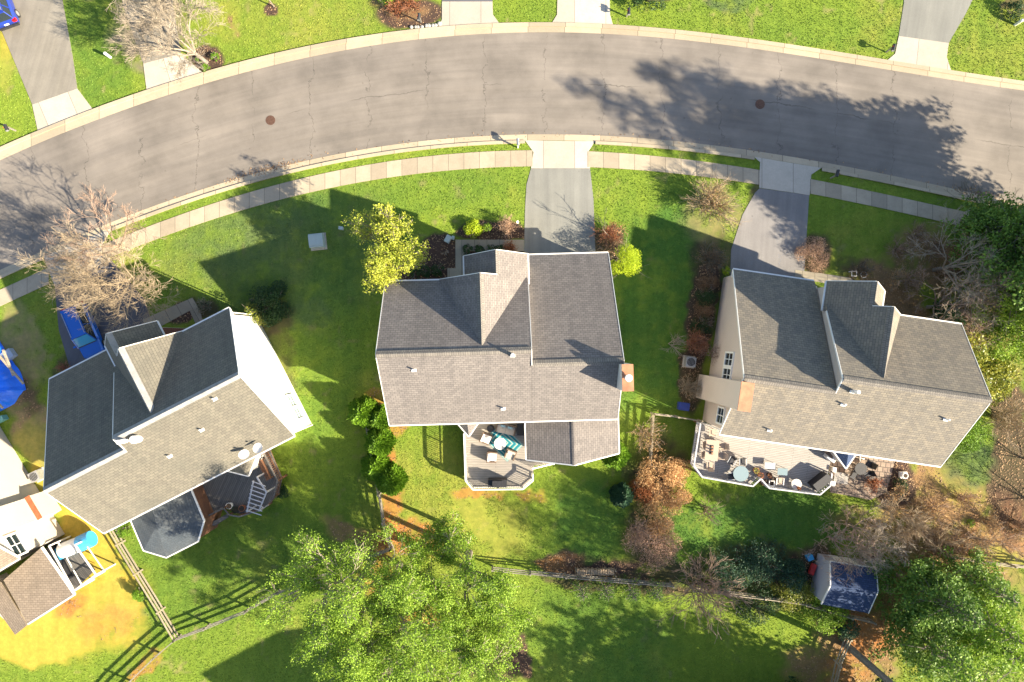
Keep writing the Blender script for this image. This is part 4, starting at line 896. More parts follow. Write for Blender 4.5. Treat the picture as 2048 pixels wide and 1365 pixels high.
# left deck
def bench(px, py, z, rz, lx, label, group='brown wooden benches'):
    c = P(px, py, z); e = empty('bench', c, label, 'bench', group)
    q = lambda x, y: (c.x + rot2(x, y, rz)[0], c.y + rot2(x, y, rz)[1])
    m = MB()
    for i in range(4): m.box((*q(0, -.18 + .13 * i), z + .42), (lx, .1, .03), rz)
    m.build('seat', M['cedar'], e); m = MB()
    for i in range(3): m.box((*q(0, .30), z + .58 + .13 * i), (lx, .03, .09), rz)
    m.build('backrest', M['cedar'], e)
    for s in (-1, 1): m = MB(); m.box((*q(s * (lx / 2 - .05), -.15), z + .3), (.07, .07, .6), rz); m.box((*q(s * (lx / 2 - .05), .3), z + .47), (.07, .07, .94), rz); m.beam((*q(s * (lx / 2 - .05), -.18), z + .62), (*q(s * (lx / 2 - .05), .3), z + .62), .08, .03); m.build('armrest', M['cedar'], e)
bench(400, 985, Z1, R(117), 1.6, 'brown bench against the six-sided roof, upper one'); bench(412, 1008, Z1, R(117), 1.4, 'brown bench against the six-sided roof, lower one'); bench(533, 938, Z1, R(-63), 1.7, 'orange-brown bench along the right rail of the left deck')
pot(462, 1010, Z1, .26, .4, 'white-rimmed round pot at the notch of the left deck rail', 'white', None, 'pots on the left deck'); pot(487, 1015, Z1, .26, .4, 'brown round pot beside the trellis', 'terracotta', None, 'pots on the left deck')
pot(474, 1018, Z1, .3, .3, 'dark leafy pot between the two round pots', 'dkmetal', 'leaf_dark', 'pots on the left deck')

# ------------------------------------------------------------------ street furniture and small things
def mailbox(px, py, rz, label, light=False):
    c = P(px, py); e = empty('mailbox', c, label, 'mailbox', 'roadside mailboxes')
    MB().box((c.x, c.y, .5), (.1, .1, 1.0), rz).build('post', M['wood_grey' if not light else 'white'], e)
    q = lambda x, y, z: Vector((c.x + rot2(x, y, rz)[0], c.y + rot2(x, y, rz)[1], z))
    MB().box(q(0, .12, 1.02), (.16, .5, .04), rz).beam(q(0, .02, .7), q(0, .32, .98), .06).build('arm', M['wood_grey'], e)
    m = MB(); A, B = q(0, -.14, 1.16), q(0, .40, 1.16); m.tube(A, B, .115, n=14); m.box(q(0, .13, 1.1), (.228, .535, .13), rz); m.build('box', M['dkmetal' if not light else 'metal'], e)
    MB().box(q(.13, .1, 1.22), (.02, .05, .16), rz).build('flag', M['red'], e)
    MB().box(q(0, .403, 1.14), (.2, .02, .2), rz).build('door', M['metal'], e)
mailbox(1036, 296, R(5), 'mailbox with white sides on the narrow grass strip left of the middle driveway', True)
mailbox(1661, 357, R(-14), 'dark mailbox by the kerb beside the right driveway apron')
mailbox(1253, 34, R(180), 'dark mailbox on the grass right of the pair of concrete aprons at the top')
mailbox(842, 45, R(172), 'dark mailbox in the mulch bed left of the top concrete apron')
mailbox(1772, 105, R(165), 'dark mailbox on the grass left of the upper right driveway')
mailbox(32, 262, R(-155), 'weathered mailbox on the grass at the left edge of the photo')
c = P(637, 484); e = empty('transformer_box', c, 'pale green-grey utility cabinet standing in the shaded lawn', 'utility box')
o = MB().box((c.x, c.y, .42), (1.15, 1.1, .75), R(6)).build('cabinet', M['palebox'], e); b = o.modifiers.new('b', 'BEVEL'); b.width = .04
MB().box((c.x + .01, c.y + .04, .83), (1.18, .85, .06), R(6)).build('lid', M['palebox'], e); MB().box((c.x, c.y, .03), (1.35, 1.4, .06), R(6)).build('pad', M['apron'], e)
c = P(684, 458); e = empty('utility_pedestal', c, 'small pale utility pedestal right of the big cabinet', 'utility box'); MB().box((c.x, c.y, .2), (.32, .22, .4), R(-8)).build('body', M['palebox'], e); MB().box((c.x, c.y, .42), (.36, .26, .04), R(-8)).build('lid', M['palebox'], e)
c = P(897, 480); e = empty('utility_boxes', c, 'pair of pale grey-green metal boxes in the bed at the path corner', 'utility box'); MB().box((c.x, c.y, .3), (.42, .6, .6), R(-30)).build('large_box', M['palebox'], e); MB().box((c.x + .4, c.y + .12, .2), (.22, .3, .4), R(-15)).build('small_box', M['palebox'], e)
for x, y, lb in ((221, 115, 'white round-topped utility post in the grass right of the tan driveway'), (2030, 50, 'white round-topped utility post in the grass at the upper right')):
    c = P(x, y); e = empty('marker_post', c, lb, 'post', 'white utility posts'); MB().tube(c, c + Vector((0, 0, .75)), .12, n=12).build('post', M['white'], e); MB().dome(c + Vector((0, 0, .75)), .13, .1, 12, 3).build('cap', M['white'], e)
c = P(1035, 452); e = empty('yard_lamp', c, 'lit yard lamp on a post in the bed beside the middle driveway', 'lamp'); MB().tube(c, c + Vector((0, 0, 1.5)), .035, n=8).build('post', M['dkmetal'], e)
m = MB(); m.box((c.x, c.y, 1.52), (.22, .22, .04)); 
for sx in (-1, 1):
    for sy in (-1, 1): m.box((c.x + sx * .1, c.y + sy * .1, 1.66), (.02, .02, .26))
m.build('lamp_frame', M['dkmetal'], e); MB().dome((c.x, c.y, 1.68), .085, .12, 10, 6, True).build('bulb', M['lamp'], e)
pl = bpy.data.lights.new('yard_lamp_light', 'POINT'); pl.energy = 25; pl.color = (1, .75, .35); pl.shadow_soft_size = .1; po = bpy.data.objects.new('yard_lamp_light', pl); C.objects.link(po); po.location = (c.x, c.y, 1.95); po.parent = e; po.matrix_parent_inverse = Matrix.Translation(e.location).inverted()
def ac(px, py, label, rz, g=None):
    c = P(px, py); e = empty('air_conditioner', c, label, 'air conditioner', 'outdoor air conditioner units')
    MB().box((c.x, c.y, .4), (.8, .8, .78), rz).build('casing', M['metal'], e); m = MB(); m.tube((c.x, c.y, .79), (c.x, c.y, .81), .34, n=20); m.build('fan_grille', M['dkmetal'], e)
    m = MB()
    for i in range(7): X, Y = rot2(-.33 + .11 * i, 0, rz); m.box((c.x + X, c.y + Y, .825), (.015, .66, .02), rz)
    m.build('grille_bars', M['metal'], e); MB().box((c.x, c.y, .02), (1, 1, .04), rz).build('pad', M['apron'], e)
ac(1377, 724, 'grey air conditioner between the red-brown shrub and the right house', R(-8)); ac(81, 950, 'grey air conditioner in the dark gap left of the left house', R(27))
c = P(1364, 812); e = empty('storage_bin', c, 'blue bin in the shrubs beside the fence of the right house', 'bin'); o = MB().box((c.x, c.y, .35), (.85, .6, .6), R(-8)).build('body', mplain('dark_blue_plastic', (.03, .05, .22), .2, 5, .4), e); MB().box((c.x, c.y, .67), (.9, .65, .05), R(-8)).build('lid', bpy.data.materials['dark_blue_plastic'], e)
# small white frames in the bed by the right house walk
c = P(1702, 549); m = MB()
for a, b in (((-.2, -.2), (.2, -.2)), ((.2, -.2), (.2, .2)), ((.2, .2), (-.2, .2)), ((-.2, .2), (-.2, -.2))): m.beam((c.x + a[0], c.y + a[1], .5), (c.x + b[0], c.y + b[1], .5), .05)
for s in (-1, 1): m.box((c.x + s * .2, c.y + .2, .25), (.05, .05, .5))
tag(m.build('wire_plant_stand', M['white']), 'small square white frame in the dark bed by the right house walk', 'garden ornament')
c = P(1721, 551); m = MB(); 
for i in range(16): t0, t1 = 2 * math.pi * i / 16, 2 * math.pi * (i + 1) / 16; m.beam((c.x + .25 * math.cos(t0), c.y + .25 * math.sin(t0), .5), (c.x + .25 * math.cos(t1), c.y + .25 * math.sin(t1), .5), .04)
m.box((c.x, c.y + .25, .25), (.03, .03, .5)); tag(m.build('garden_hoop', M['metal']), 'small metal hoop beside the square white frame', 'garden ornament')

# ------------------------------------------------------------------ fences
def fence(pts, label, mat='wood', spacing=2.45, heights=(.35, .75, 1.12), group='split rail fences', cat='fence'):
    P0 = [P(x, y) for x, y in pts]; c = sum(P0, Vector()) / len(P0); e = empty('rail_fence', c, label, cat, group)
    rr2 = random.Random(len(label)); first = True
    for a, b in zip(P0[:-1], P0[1:]):
        d = b - a; n = max(1, round(d.length / spacing)); pr = None
        for i in range(n + 1):
            q = a + d * i / n
            if i > 0 or first:
                nrm = d.normalized().cross(Vector((0, 0, 1)))
                m = MB(); m.box((q.x, q.y, .64), (.13, .13, 1.28), math.atan2(d.y, d.x)); m.build('post', M[mat], e)
            if pr is not None:
                for h in heights:
                    j = lambda: Vector((rr2.uniform(-.03, .03), rr2.uniform(-.03, .03), rr2.uniform(-.05, .05)))
                    MB().beam(pr + Vector((0, 0, h)) + j(), q + Vector((0, 0, h)) + j(), .06, .13).build('rail', M[mat], e)
            pr = q
        first = False
    return e
fence([(226, 1038), (250, 1082), (285, 1140), (330, 1215), (362, 1270)], 'bleached rail fence between the golden straw garden and the green lawn')
fence([(362, 1270), (420, 1248), (500, 1215), (560, 1180), (640, 1150), (720, 1118), (786, 1092)], 'grey rail fence running up right from the corner into the trees', 'wood_grey')
fence([(362, 1270), (320, 1306), (262, 1362), (215, 1410)], 'grey rail fence from the corner to the lower edge of the photo', 'wood_grey')
fence([(738, 850), (748, 905), (762, 985), (770, 1040), (786, 1092)], 'grey rail fence behind the row of arborvitae', 'wood_grey')
fence([(985, 1132), (1060, 1140), (1130, 1146), (1205, 1152), (1272, 1158), (1340, 1164)], 'rail fence behind the firewood stack', 'wood_grey')
fence([(1380, 1172), (1450, 1180), (1520, 1188), (1600, 1200), (1640, 1212)], 'rail fence in the shrubs left of the blue shed', 'wood')
fence([(1302, 826), (1350, 832), (1396, 840)], 'short yellowish rail fence from the right house to the brown shrubs', 'wood')
fence([(1302, 826), (1299, 880), (1296, 925)], 'rail fence going down from the short yellowish one into the shrubs', 'wood')
fence([(1640, 1212), (1690, 1226), (1735, 1236)], 'short rail fence below the blue shed', 'wood')
fence([(1688, 1268), (1668, 1320), (1655, 1372)], 'short rail fence beside the leaning trunk', 'wood')
fence([(1890, 1108), (1960, 1120), (2060, 1130)], 'rail fence crossing the brown garden at the right edge', 'wood')
# firewood
c = P(1190, 1141); e = empty('firewood_stack', c, 'stack of split firewood in a rack by the rear fence', 'firewood'); m = MB()
rr2 = random.Random(5)
for i in range(22):
    for k in range(3): x = c.x - 1.5 + .14 * i; m.tube((x, c.y - .22 + rr2.uniform(-.04, .04), .2 + .17 * k), (x + rr2.uniform(-.03, .03), c.y + .25 + rr2.uniform(-.05, .05), .2 + .17 * k), .07, n=6, smooth=False)
m.build('logs', M['hay'], e); m = MB()
for x in (-1.65, 1.6):
    for y in (-.2, .22): m.box((c.x + x, c.y + y, .45), (.07, .07, .9))
m.beam((c.x - 1.65, c.y, .1), (c.x + 1.6, c.y, .1), .08); m.build('rack', M['wood_grey'], e)

# ------------------------------------------------------------------ shed, barrels, tarp
def wp(x, y, h): return P(x, y, h)
e = empty('shed', P(1675, 1150), 'pale garden shed with a blue shingled roof under bare branches', 'shed')
ra, rb = P(1661, 1172, 3.3), P(1756, 1184, 3.3); e1, e2 = P(1661, 1123, 2.4), P(1753, 1137, 2.4); e3, e4 = P(1643, 1209, 2.4), P(1737, 1227, 2.4)
m = MB(); m.slab([e1, e2, rb, ra], .09); m.slab([e3, e4, rb, ra], .09); m.build('roof', M['roof_blue'], e)
g1, g2, g3, g4 = [Vector((p.x, p.y, 0)) for p in (e1, e2, e4, e3)]
cc = (g1 + g2 + g3 + g4) / 4; s_ = lambda p: cc + (p - cc) * .93
m = MB(); m.prism([tuple(s_(p)[:2]) for p in (g1, g2, g3, g4)], 0, 2.3)
for a, b, r_ in ((g1, g4, ra), (g2, g3, rb)): A, B = s_(a), s_(b); A.z = B.z = 2.3; rr3 = s_(Vector((r_.x, r_.y, 0))); rr3.z = 3.18; m.poly([A, B, rr3])
m.build('wall', M['sid_shed'], e)
m = MB(); q = Vector((0, 0, -.05))
for a, b in ((e1, ra), (ra, e3), (e2, rb), (rb, e4), (e1, e2)): m.beam(a + q, b + q, .07, .13)
m.build('trim', M['white'], e)
m = MB(); A, B = s_(g1), s_(g2); d = (B - A).normalized(); n_ = Vector((-d.y, d.x, 0))
for t in (.35, .62): q = A + (B - A) * t + n_ * .02; m.box((q.x, q.y, 1.05), (.75, .04, 1.9), math.atan2(d.y, d.x))
m.build('door', M['white'], e)
for px, py, tilt, lb in ((1773, 1176, 1, 'tan barrel lying open towards the viewer right of the shed'), (1735, 1112, 0, 'tan barrel half under the bare branches above the shed'), (1764, 1152, 0, 'brown barrel standing at the right shed wall')):
    c = P(px, py, .35); e = empty('barrel', (c.x, c.y, 0), lb, 'barrel', 'barrels around the shed'); m = MB()
    if tilt: A, B = Vector((c.x - .35, c.y + .25, .35)), Vector((c.x + .30, c.y - .22, .75))
    else: A, B = Vector((c.x, c.y, 0)), Vector((c.x + .1, c.y - .05, .95))
    mid = (A + B) / 2; m.tube(A, mid, .30, .35, n=16).tube(mid, B, .35, .30, n=16); m.build('body', M['barrel'], e)
    d = (B - A).normalized(); MB().tube(B + d * .002, B + d * .02, .24, n=16).build('opening' if tilt else 'lid', M['soil'], e)
c = P(1616, 1113); o = MB().box((c.x, c.y, .25), (.5, .4, .5), .4).build('bucket_cover', M['blue_plastic']); tag(o, 'small bright blue cover lying left of the shed', 'cover'); o.modifiers.new('b', 'BEVEL').width = .1
c = P(1620, 1135); e = empty('hand_cart', c, 'red garden cart leaning at the left shed wall', 'cart'); MB().box((c.x, c.y, .45), (.4, .9, .25), R(-20)).build('tray', M['red'], e); MB().tube((c.x - .25, c.y - .3, .18), (c.x + .25, c.y - .2, .18), .18, n=12).build('wheel', M['tyre'], e); MB().beam((c.x, c.y + .4, .5), (c.x + .2, c.y + 1.0, .9), .04).build('handle', M['dkmetal'], e)
# blue tarpaulin over something, held by pale beams
tp = [(-60, 640), (0, 680), (18, 712), (42, 742), (54, 780), (48, 782), (30, 808), (5, 822), (-20, 830), (-70, 830)]
cpt = P(-10, 765); e = empty('tarp_shelter', (cpt.x, cpt.y, 0), 'bright blue tarpaulin over a frame at the left edge of the photo', 'tarpaulin')
n_r = 26; V = []; F = []; rg = [P(x, y) for x, y in tp]; ctr = P(-8, 775); kk = len(tp) * 5
per = []
for i in range(len(rg)):
    for t in range(5): per.append(rg[i].lerp(rg[(i + 1) % len(rg)], t / 5))
for k in range(n_r + 1):
    f = k / n_r
    for i, q in enumerate(per):
        p = ctr.lerp(q, f); h = 1.25 * (1 - f ** 3) + .05 + .10 * math.sin(i * .9 + 2 * f) * f * (1 - f * .7) + .05 * math.sin(p.x * 7 + p.y * 3) + .05 * math.sin(p.y * 9 - p.x * 2)
        V.append((p.x, p.y, max(h, .06)))
for k in range(n_r):
    for i in range(kk): j = (i + 1) % kk; F.append((k * kk + i, (k + 1) * kk + i, (k + 1) * kk + j, k * kk + j))
me = bpy.data.meshes.new('tarpaulin'); me.from_pydata(V, [], F); o = link('tarpaulin', me, M['blue_tarp'], e)
for p_ in me.polygons: p_.use_smooth = False
m = MB(); m.beam(P(6, 700, 1.55), P(27, 752, 1.4), .17, .09); m.beam(P(-12, 700, 1.5), P(47, 768, 1.35), .17, .09); m.beam(P(-30, 780, 1.5), P(6, 817, 1.3), .15, .09); m.build('beam', M['wood'], e)
c = P(23, 710); e = empty('plastic_chair', c, 'pale blue-grey plastic tub beside the blue tarpaulin', 'tub'); o = MB().box((c.x, c.y, .25), (.85, .75, .5), R(35)).build('tub', mplain('pale_blue_plastic', (.34, .40, .50), .05, 4, .5), e); b = o.modifiers.new('b', 'BEVEL'); b.width = .12; b.segments = 3
bpy.context.view_layer.update()
e.name = 'plastic_tub'
c = P(8, 838); tag(MB().box((c.x, c.y, .3), (.75, .4, .6), R(28)).build('garden_box', mplain('pale_teal_plastic', (.15, .38, .35), .1, 4, .5)), 'pale teal box below the blue tarpaulin', 'box')
# playhouse-like ribbed cover with sky-blue end
e = empty('toy_playhouse', P(152, 1098, 0), 'sky blue and white ribbed playhouse on the screened deck', 'playhouse')
A, B = P(124, 1102, 1.1), P(160, 1088, 1.1); Cc = P(184, 1077, 1.1)
def half(a, b, r, mat, nm):
    m = MB(); n = 12; d = (b - a).normalized(); u = d.cross(Vector((0, 0, 1))).normalized()
    for k in range(8):
        p, q = a.lerp(b, k / 8), a.lerp(b, (k + .86) / 8)
        for i in range(n): t0, t1 = math.pi * i / n, math.pi * (i + 1) / n; m.poly([p + u * r * math.cos(t0) + Vector((0, 0, r * .8 * math.sin(t0))), p + u * r * math.cos(t1) + Vector((0, 0, r * .8 * math.sin(t1))), q + u * r * math.cos(t1) + Vector((0, 0, r * .8 * math.sin(t1))), q + u * r * math.cos(t0) + Vector((0, 0, r * .8 * math.sin(t0)))])
    m.tube(a, b, r * .97, n=20); return m.build(nm, M[mat], e)
half(A, B, .62, 'white', 'ribbed_cover'); half(B, Cc, .66, 'blue_plastic', 'blue_end'); m = MB(); p = P(160, 1088, 0); m.box((P(150, 1094).x, P(150, 1094).y, .85), (1.9, 1.0, .5), R(22)); m.build('base', M['blue_plastic'], e)

# ------------------------------------------------------------------ cars
def suv(px, py, heading, paint, label, L_=4.6, Wd=1.9, Ht=1.72, shade=False):
    c = P(px, py); e = empty('parked_car', c, label, 'car', 'parked blue cars'); ca, sa = math.cos(heading), math.sin(heading)
    q = lambda x, y, z: Vector((c.x + x * ca - y * sa, c.y + x * sa + y * ca, z))
    def loft(st, nm, mat, smooth=True):
        m = MB(); rings = []
        for x, ring in st: rings.append([q(x, y, z) for y, z in ring])
        for a, b in zip(rings[:-1], rings[1:]):
            for i in range(len(a)): j = (i + 1) % len(a); m.poly([a[i], b[i], b[j], a[j]])
        m.poly(rings[0]); m.poly(rings[-1][::-1]); o = m.build(nm, mat, e); b = o.modifiers.new('b', 'BEVEL'); b.width = .05; b.segments = 3; b.limit_method = 'ANGLE'; b.angle_limit = R(25)
        for p_ in o.data.polygons: p_.use_smooth = smooth
        return o
    h = Wd / 2; l = L_ / 2
    def ring(w_, z0, z1, zs): return [(-w_ + .08, z0), (w_ - .08, z0), (w_, z0 + .25), (w_, zs), (w_ - .10, z1), (-w_ + .10, z1), (-w_, zs), (-w_, z0 + .25)]
    loft([(-l, ring(h - .18, .38, .88, .75)), (-l + .12, ring(h - .04, .25, 1.0, .85)), (-l + .8, ring(h, .22, 1.05, .9)), (.3, ring(h, .22, 1.02, .88)), (1.0, ring(h - .02, .22, .98, .85)), (l - .35, ring(h - .06, .24, .88, .78)), (l, ring(h - .28, .36, .70, .62))], 'body', paint)
    gl = lambda w0, w1, z1: [(-w0, 1.0), (w0, 1.0), (w1, z1), (-w1, z1)]
    # glasshouse
    m = MB(); z0, z1 = 1.0, Ht - .05; w0, w1 = h - .12, h - .32
    b4 = [q(-l + .12, -w0, z0), q(-l + .12, w0, z0), q(1.15, w0, z0), q(1.15, -w0, z0)]; t4 = [q(-l + .42, -w1, z1), q(-l + .42, w1, z1), q(.42, w1, z1), q(.42, -w1, z1)]
    for i in range(4): j = (i + 1) % 4; m.poly([b4[i], t4[i], t4[j], b4[j]])
    m.poly(t4); m.build('windows', M['glass'], e)
    rt = [q(-l + .30, -w1 - .02, z1 + .005), q(-l + .30, w1 + .02, z1 + .005), q(.46, w1 + .02, z1 + .005), q(.46, -w1 - .02, z1 + .005)]
    o = MB().slab([p + Vector((0, 0, .05)) for p in rt], .05).build('roof', paint, e); bv = o.modifiers.new('b', 'BEVEL'); bv.width = .03; bv.segments = 2
    for i in range(4): MB().beam(b4[i], t4[i], .07, .09).build('pillar', paint, e)
    for s in (-1, 1):
        for xx in (-.35, -1.35): MB().beam(q(xx, s * (w0 + .01), z0), q(xx, s * (w1 + .01), z1), .06, .1).build('pillar', paint, e)
    m = MB()

    for s in (-1, 1): m.beam(q(-l + .5, s * (w1 - .06), Ht + .05), q(.3, s * (w1 - .06), Ht + .05), .04, .04)
    m.build('roof_rails', M['metal'], e)
    if shade: m = MB(); m.poly([b4[2].lerp(t4[2], .08) + Vector((0, 0, .02)), b4[3].lerp(t4[3], .08) + Vector((0, 0, .02)), t4[3].lerp(b4[3], .08) + Vector((0, 0, .02)), t4[2].lerp(b4[2], .08) + Vector((0, 0, .02))]); m.build('windscreen_shade', M['sun_shade'], e)
    for sx in (-l + .85, l - .9):
        for s in (-1, 1):
            A, B = q(sx, s * (h - .22), .34), q(sx, s * (h - .0), .34); w_ = MB().tube(A, B, .34, n=20).build('wheel', M['tyre'], e); MB().tube(B, q(sx, s * (h + .012), .34), .21, n=14).build('rim', M['metal'], w_)
    for s in (-1, 1):
        MB().box(q(-l + .05, s * (h - .14), .86), (.22, .30, .2), heading).build('tail_light', M['light_red'], e); MB().box(q(l - .12, s * (h - .35), .68), (.2, .34, .12), heading).build('headlight', M['paleglass'], e)
        MB().box(q(.95, s * (h + .09), 1.05), (.14, .2, .13), heading).build('mirror', paint, e)
    MB().box(q(-l - .03, 0, .45), (.2, Wd - .25, .22), heading).build('bumper', M['dkmetal'], e); MB().box(q(-l - .01, 0, .72), (.03, .36, .16), heading).build('number_plate', M['white'], e)
suv(8, 6, math.atan2(.94, -.34), M['navy_car'], 'deep blue car seen from behind on the tan driveway in the top left corner')
suv(181, 664, math.atan2(-.92, .39), M['blue_car'], 'bright blue car with a shaded windscreen in the dark driveway of the left house', shade=True)
# chalk marks on the right driveway
m = MB(); rr2 = random.Random(11)
for cx_, cy_, n_ in ((1562, 465, 7), (1566, 512, 9), (1548, 540, 7), (1590, 470, 5), (1495, 525, 4), (1570, 480, 6)):
    p = P(cx_, cy_)
    for i in range(n_): q = p + Vector((rr2.uniform(-.5, .5), rr2.uniform(-.55, .55), 0)); q.z = .0335; d = Vector((rr2.uniform(-.3, .3), rr2.uniform(-.45, .45), 0)); m.beam(q, q + d, .022, .004)
tag(m.build('chalk_drawing', M['chalk']), 'faint white chalk scribbles on the dark right driveway', 'chalk drawing')

# ------------------------------------------------------------------ vegetation
class Wood:
    def __init__(s): s.v = []; s.f = []; s.tips = []; s.n = 0
    def seg(s, a, b, r0, r1, k):
        d = b - a
        if d.length < 1e-4: return
        d.normalize(); u = d.cross(Vector((.3, .5, .8)))
        if u.length < 1e-3: u = d.cross(Vector((1, 0, 0)))
        u.normalize(); v = d.cross(u); n = len(s.v)
        for p, r in ((a, r0), (b, r1)):
            for i in range(k): t = 2 * math.pi * i / k; q = p + (u * math.cos(t) + v * math.sin(t)) * r; s.v.append((q.x, q.y, max(q.z, -.05)))
        for i in range(k): j = (i + 1) % k; s.f.append((n + i, n + j, n + k + j, n + k + i))
    def grow(s, rd, p, d, L, r, lev, spread, nch, up, minr, gnarl=.25):
        steps = 3 if lev > 0 else 2; pts = [p]; k = 6 if r > .05 else 3
        for i in range(steps):
            d = (d + Vector((rd.gauss(0, gnarl), rd.gauss(0, gnarl), rd.gauss(0, gnarl) + up)) * .5).normalized()
            q = p + d * L / steps; ra = r * (1 - .35 * i / steps); rb = r * (1 - .35 * (i + 1) / steps)
            s.seg(p, q, max(ra, minr), max(rb, minr), k); p = q; pts.append(p)
        s.tips.append(p)
        if lev <= 0: return
        for c in range(nch):
            t = rd.uniform(.35, 1.0) if c else 1.0; i = min(int(t * steps), steps - 1); o = pts[i].lerp(pts[i + 1], t * steps - i)
            ax = Vector((rd.gauss(0, 1), rd.gauss(0, 1), rd.gauss(0, .6))); ax = (ax - d * ax.dot(d)).normalized(); a = spread * rd.uniform(.6, 1.3)
            s.grow(rd, o, (d * math.cos(a) + ax * math.sin(a)).normalized(), L * rd.uniform(.55, .8), r * rd.uniform(.42, .58), lev - 1, spread, nch, up, minr, gnarl)
    def build(s, name, mat, parent):
        me = bpy.data.meshes.new(name); me.from_pydata(s.v, [], s.f); return link(name, me, mat, parent)
def vroot(name, p, label, cat, group): return empty(name, (p.x, p.y, 0), label, cat, group)
def shrub(px, py, r, h, leaf, label, n=2500, size=.10, group='rounded garden shrubs', name='shrub', stretch=(1, 1), rot=0, lump=.22, seed=0, cat='shrub', hmid=None, bare=None):
    """dense bush: clumps of leaves on an uneven rounded body, with stems inside; px,py = middle of the crown in plan"""
    hc = h * .55; c = P(px, py, hc); e = vroot(name, c, label, cat, group); rd = random.Random(seed + int(px) * 7 + int(py))
    bl = []; nb = 26
    for i in range(nb):
        t = rd.uniform(0, 2 * math.pi); f = math.sqrt(rd.random()); X, Y = f * r * stretch[0] * .78 * math.cos(t), f * r * stretch[1] * .78 * math.sin(t); X, Y = rot2(X, Y, rot)
        zt = h * (1 - .55 * f * f); s_ = r * lump * rd.uniform(.8, 1.4); bl.append(((c.x + X, c.y + Y, max(zt - s_ * .8 - rd.uniform(0, .15) * h, s_ * .6)), (s_, s_, s_ * .8)))
        if i % 2 == 0: bl.append(((c.x + X * 1.08, c.y + Y * 1.08, max(zt * .5, s_ * .5)), (s_ * .9, s_ * .9, s_)))
    pts = blob_pts(bl, n, .6, seed + 5); leaves('foliage', pts, size, M[leaf], e, seed + 2)
    w_ = Wood(); R_ = rd
    for i in range(7): t = rd.uniform(0, 6.28); w_.grow(rd, Vector((c.x, c.y, 0)), Vector((math.cos(t) * .7, math.sin(t) * .7, 1)).normalized(), h * .55, .03, 1, .5, 3, 0, .008)
    w_.build('stems', M['bark'], e); return e
def arborvitae(px, py, r, h, label, group='clipped arborvitae', leaf='leaf_arb', n=8000, seed=0):
    # px,py = ground position ; upright egg-shaped crown with vertical ridges
    c = P(px, py); e = vroot('arborvitae', c, label, 'evergreen shrub', group); r_ = np.random.default_rng(seed + int(px))
    z = r_.random(n) ** .85; prof = np.sin(np.clip(z * .93 + .07, 0, 1) ** .62 * math.pi) ** .75; th = r_.random(n) * 2 * math.pi
    rid = 1 + .07 * np.sin(th * 5 + z * 4) + .06 * np.sin(th * 9 + 5 * z) + .08 * r_.normal(size=n); rad = r * prof * rid * (.75 + .25 * r_.random(n) ** .4)
    pts = np.stack([c.x + rad * np.cos(th), c.y + rad * np.sin(th), .08 + z * h * (1 + .05 * r_.normal(size=n))], 1)
    # upright sprays
    u = np.stack([np.cos(th) * 1.1, np.sin(th) * 1.1, np.ones(n) * .7], 1) + r_.normal(size=(n, 3)) * .25; u /= np.linalg.norm(u, axis=1)[:, None]; v = np.stack([-np.sin(th), np.cos(th), np.zeros(n)], 1) + r_.normal(size=(n, 3)) * .6; v /= np.linalg.norm(v, axis=1)[:, None]
    s_ = (.10 + .10 * r_.random((n, 1))); V = np.stack([pts - u * s_ * .6, pts + v * s_ * .4, pts + u * s_, pts - v * s_ * .4], 1); V[:, :, 2] = np.maximum(V[:, :, 2], .01)
    quads_obj('foliage', V, M[leaf], e); MB().tube((c.x, c.y, 0), (c.x, c.y, h * .6), .06, .02, 8).build('trunk', M['bark'], e); return e
def twigbush(px, py, r, h, mat, label, name='bare_shrub', group='leafless twiggy shrubs', n=16, lev=3, leaf=None, nleaf=0, lsize=.07, seed=0, cat='shrub', spread=.45, up=.0, minr=.010, nch=4):
    c = P(px, py, h * .4); c.z = 0; e = vroot(name, c, label, cat, group); rd = random.Random(seed + int(px)); w_ = Wood()
    for i in range(n):
        t = rd.uniform(0, 2 * math.pi); f = rd.uniform(.1, 1); tilt = math.atan2(r * f, h)
        w_.grow(rd, Vector((c.x + rd.gauss(0, .12) * r, c.y + rd.gauss(0, .12) * r, 0)), Vector((math.sin(tilt) * math.cos(t), math.sin(tilt) * math.sin(t), math.cos(tilt))), math.hypot(r * f, h) * .48, .022 + .006 * h, lev - 1, spread, nch, up, minr)
    w_.build('branches', M[mat], e)
    if leaf:
        rr_ = np.random.default_rng(seed + 9); T_ = np.array([tuple(t) for t in w_.tips]); k = rr_.choice(len(T_), nleaf); leaves('foliage', T_[k] + rr_.normal(size=(nleaf, 3)) * .12, lsize, M[leaf], e, seed)
    return e
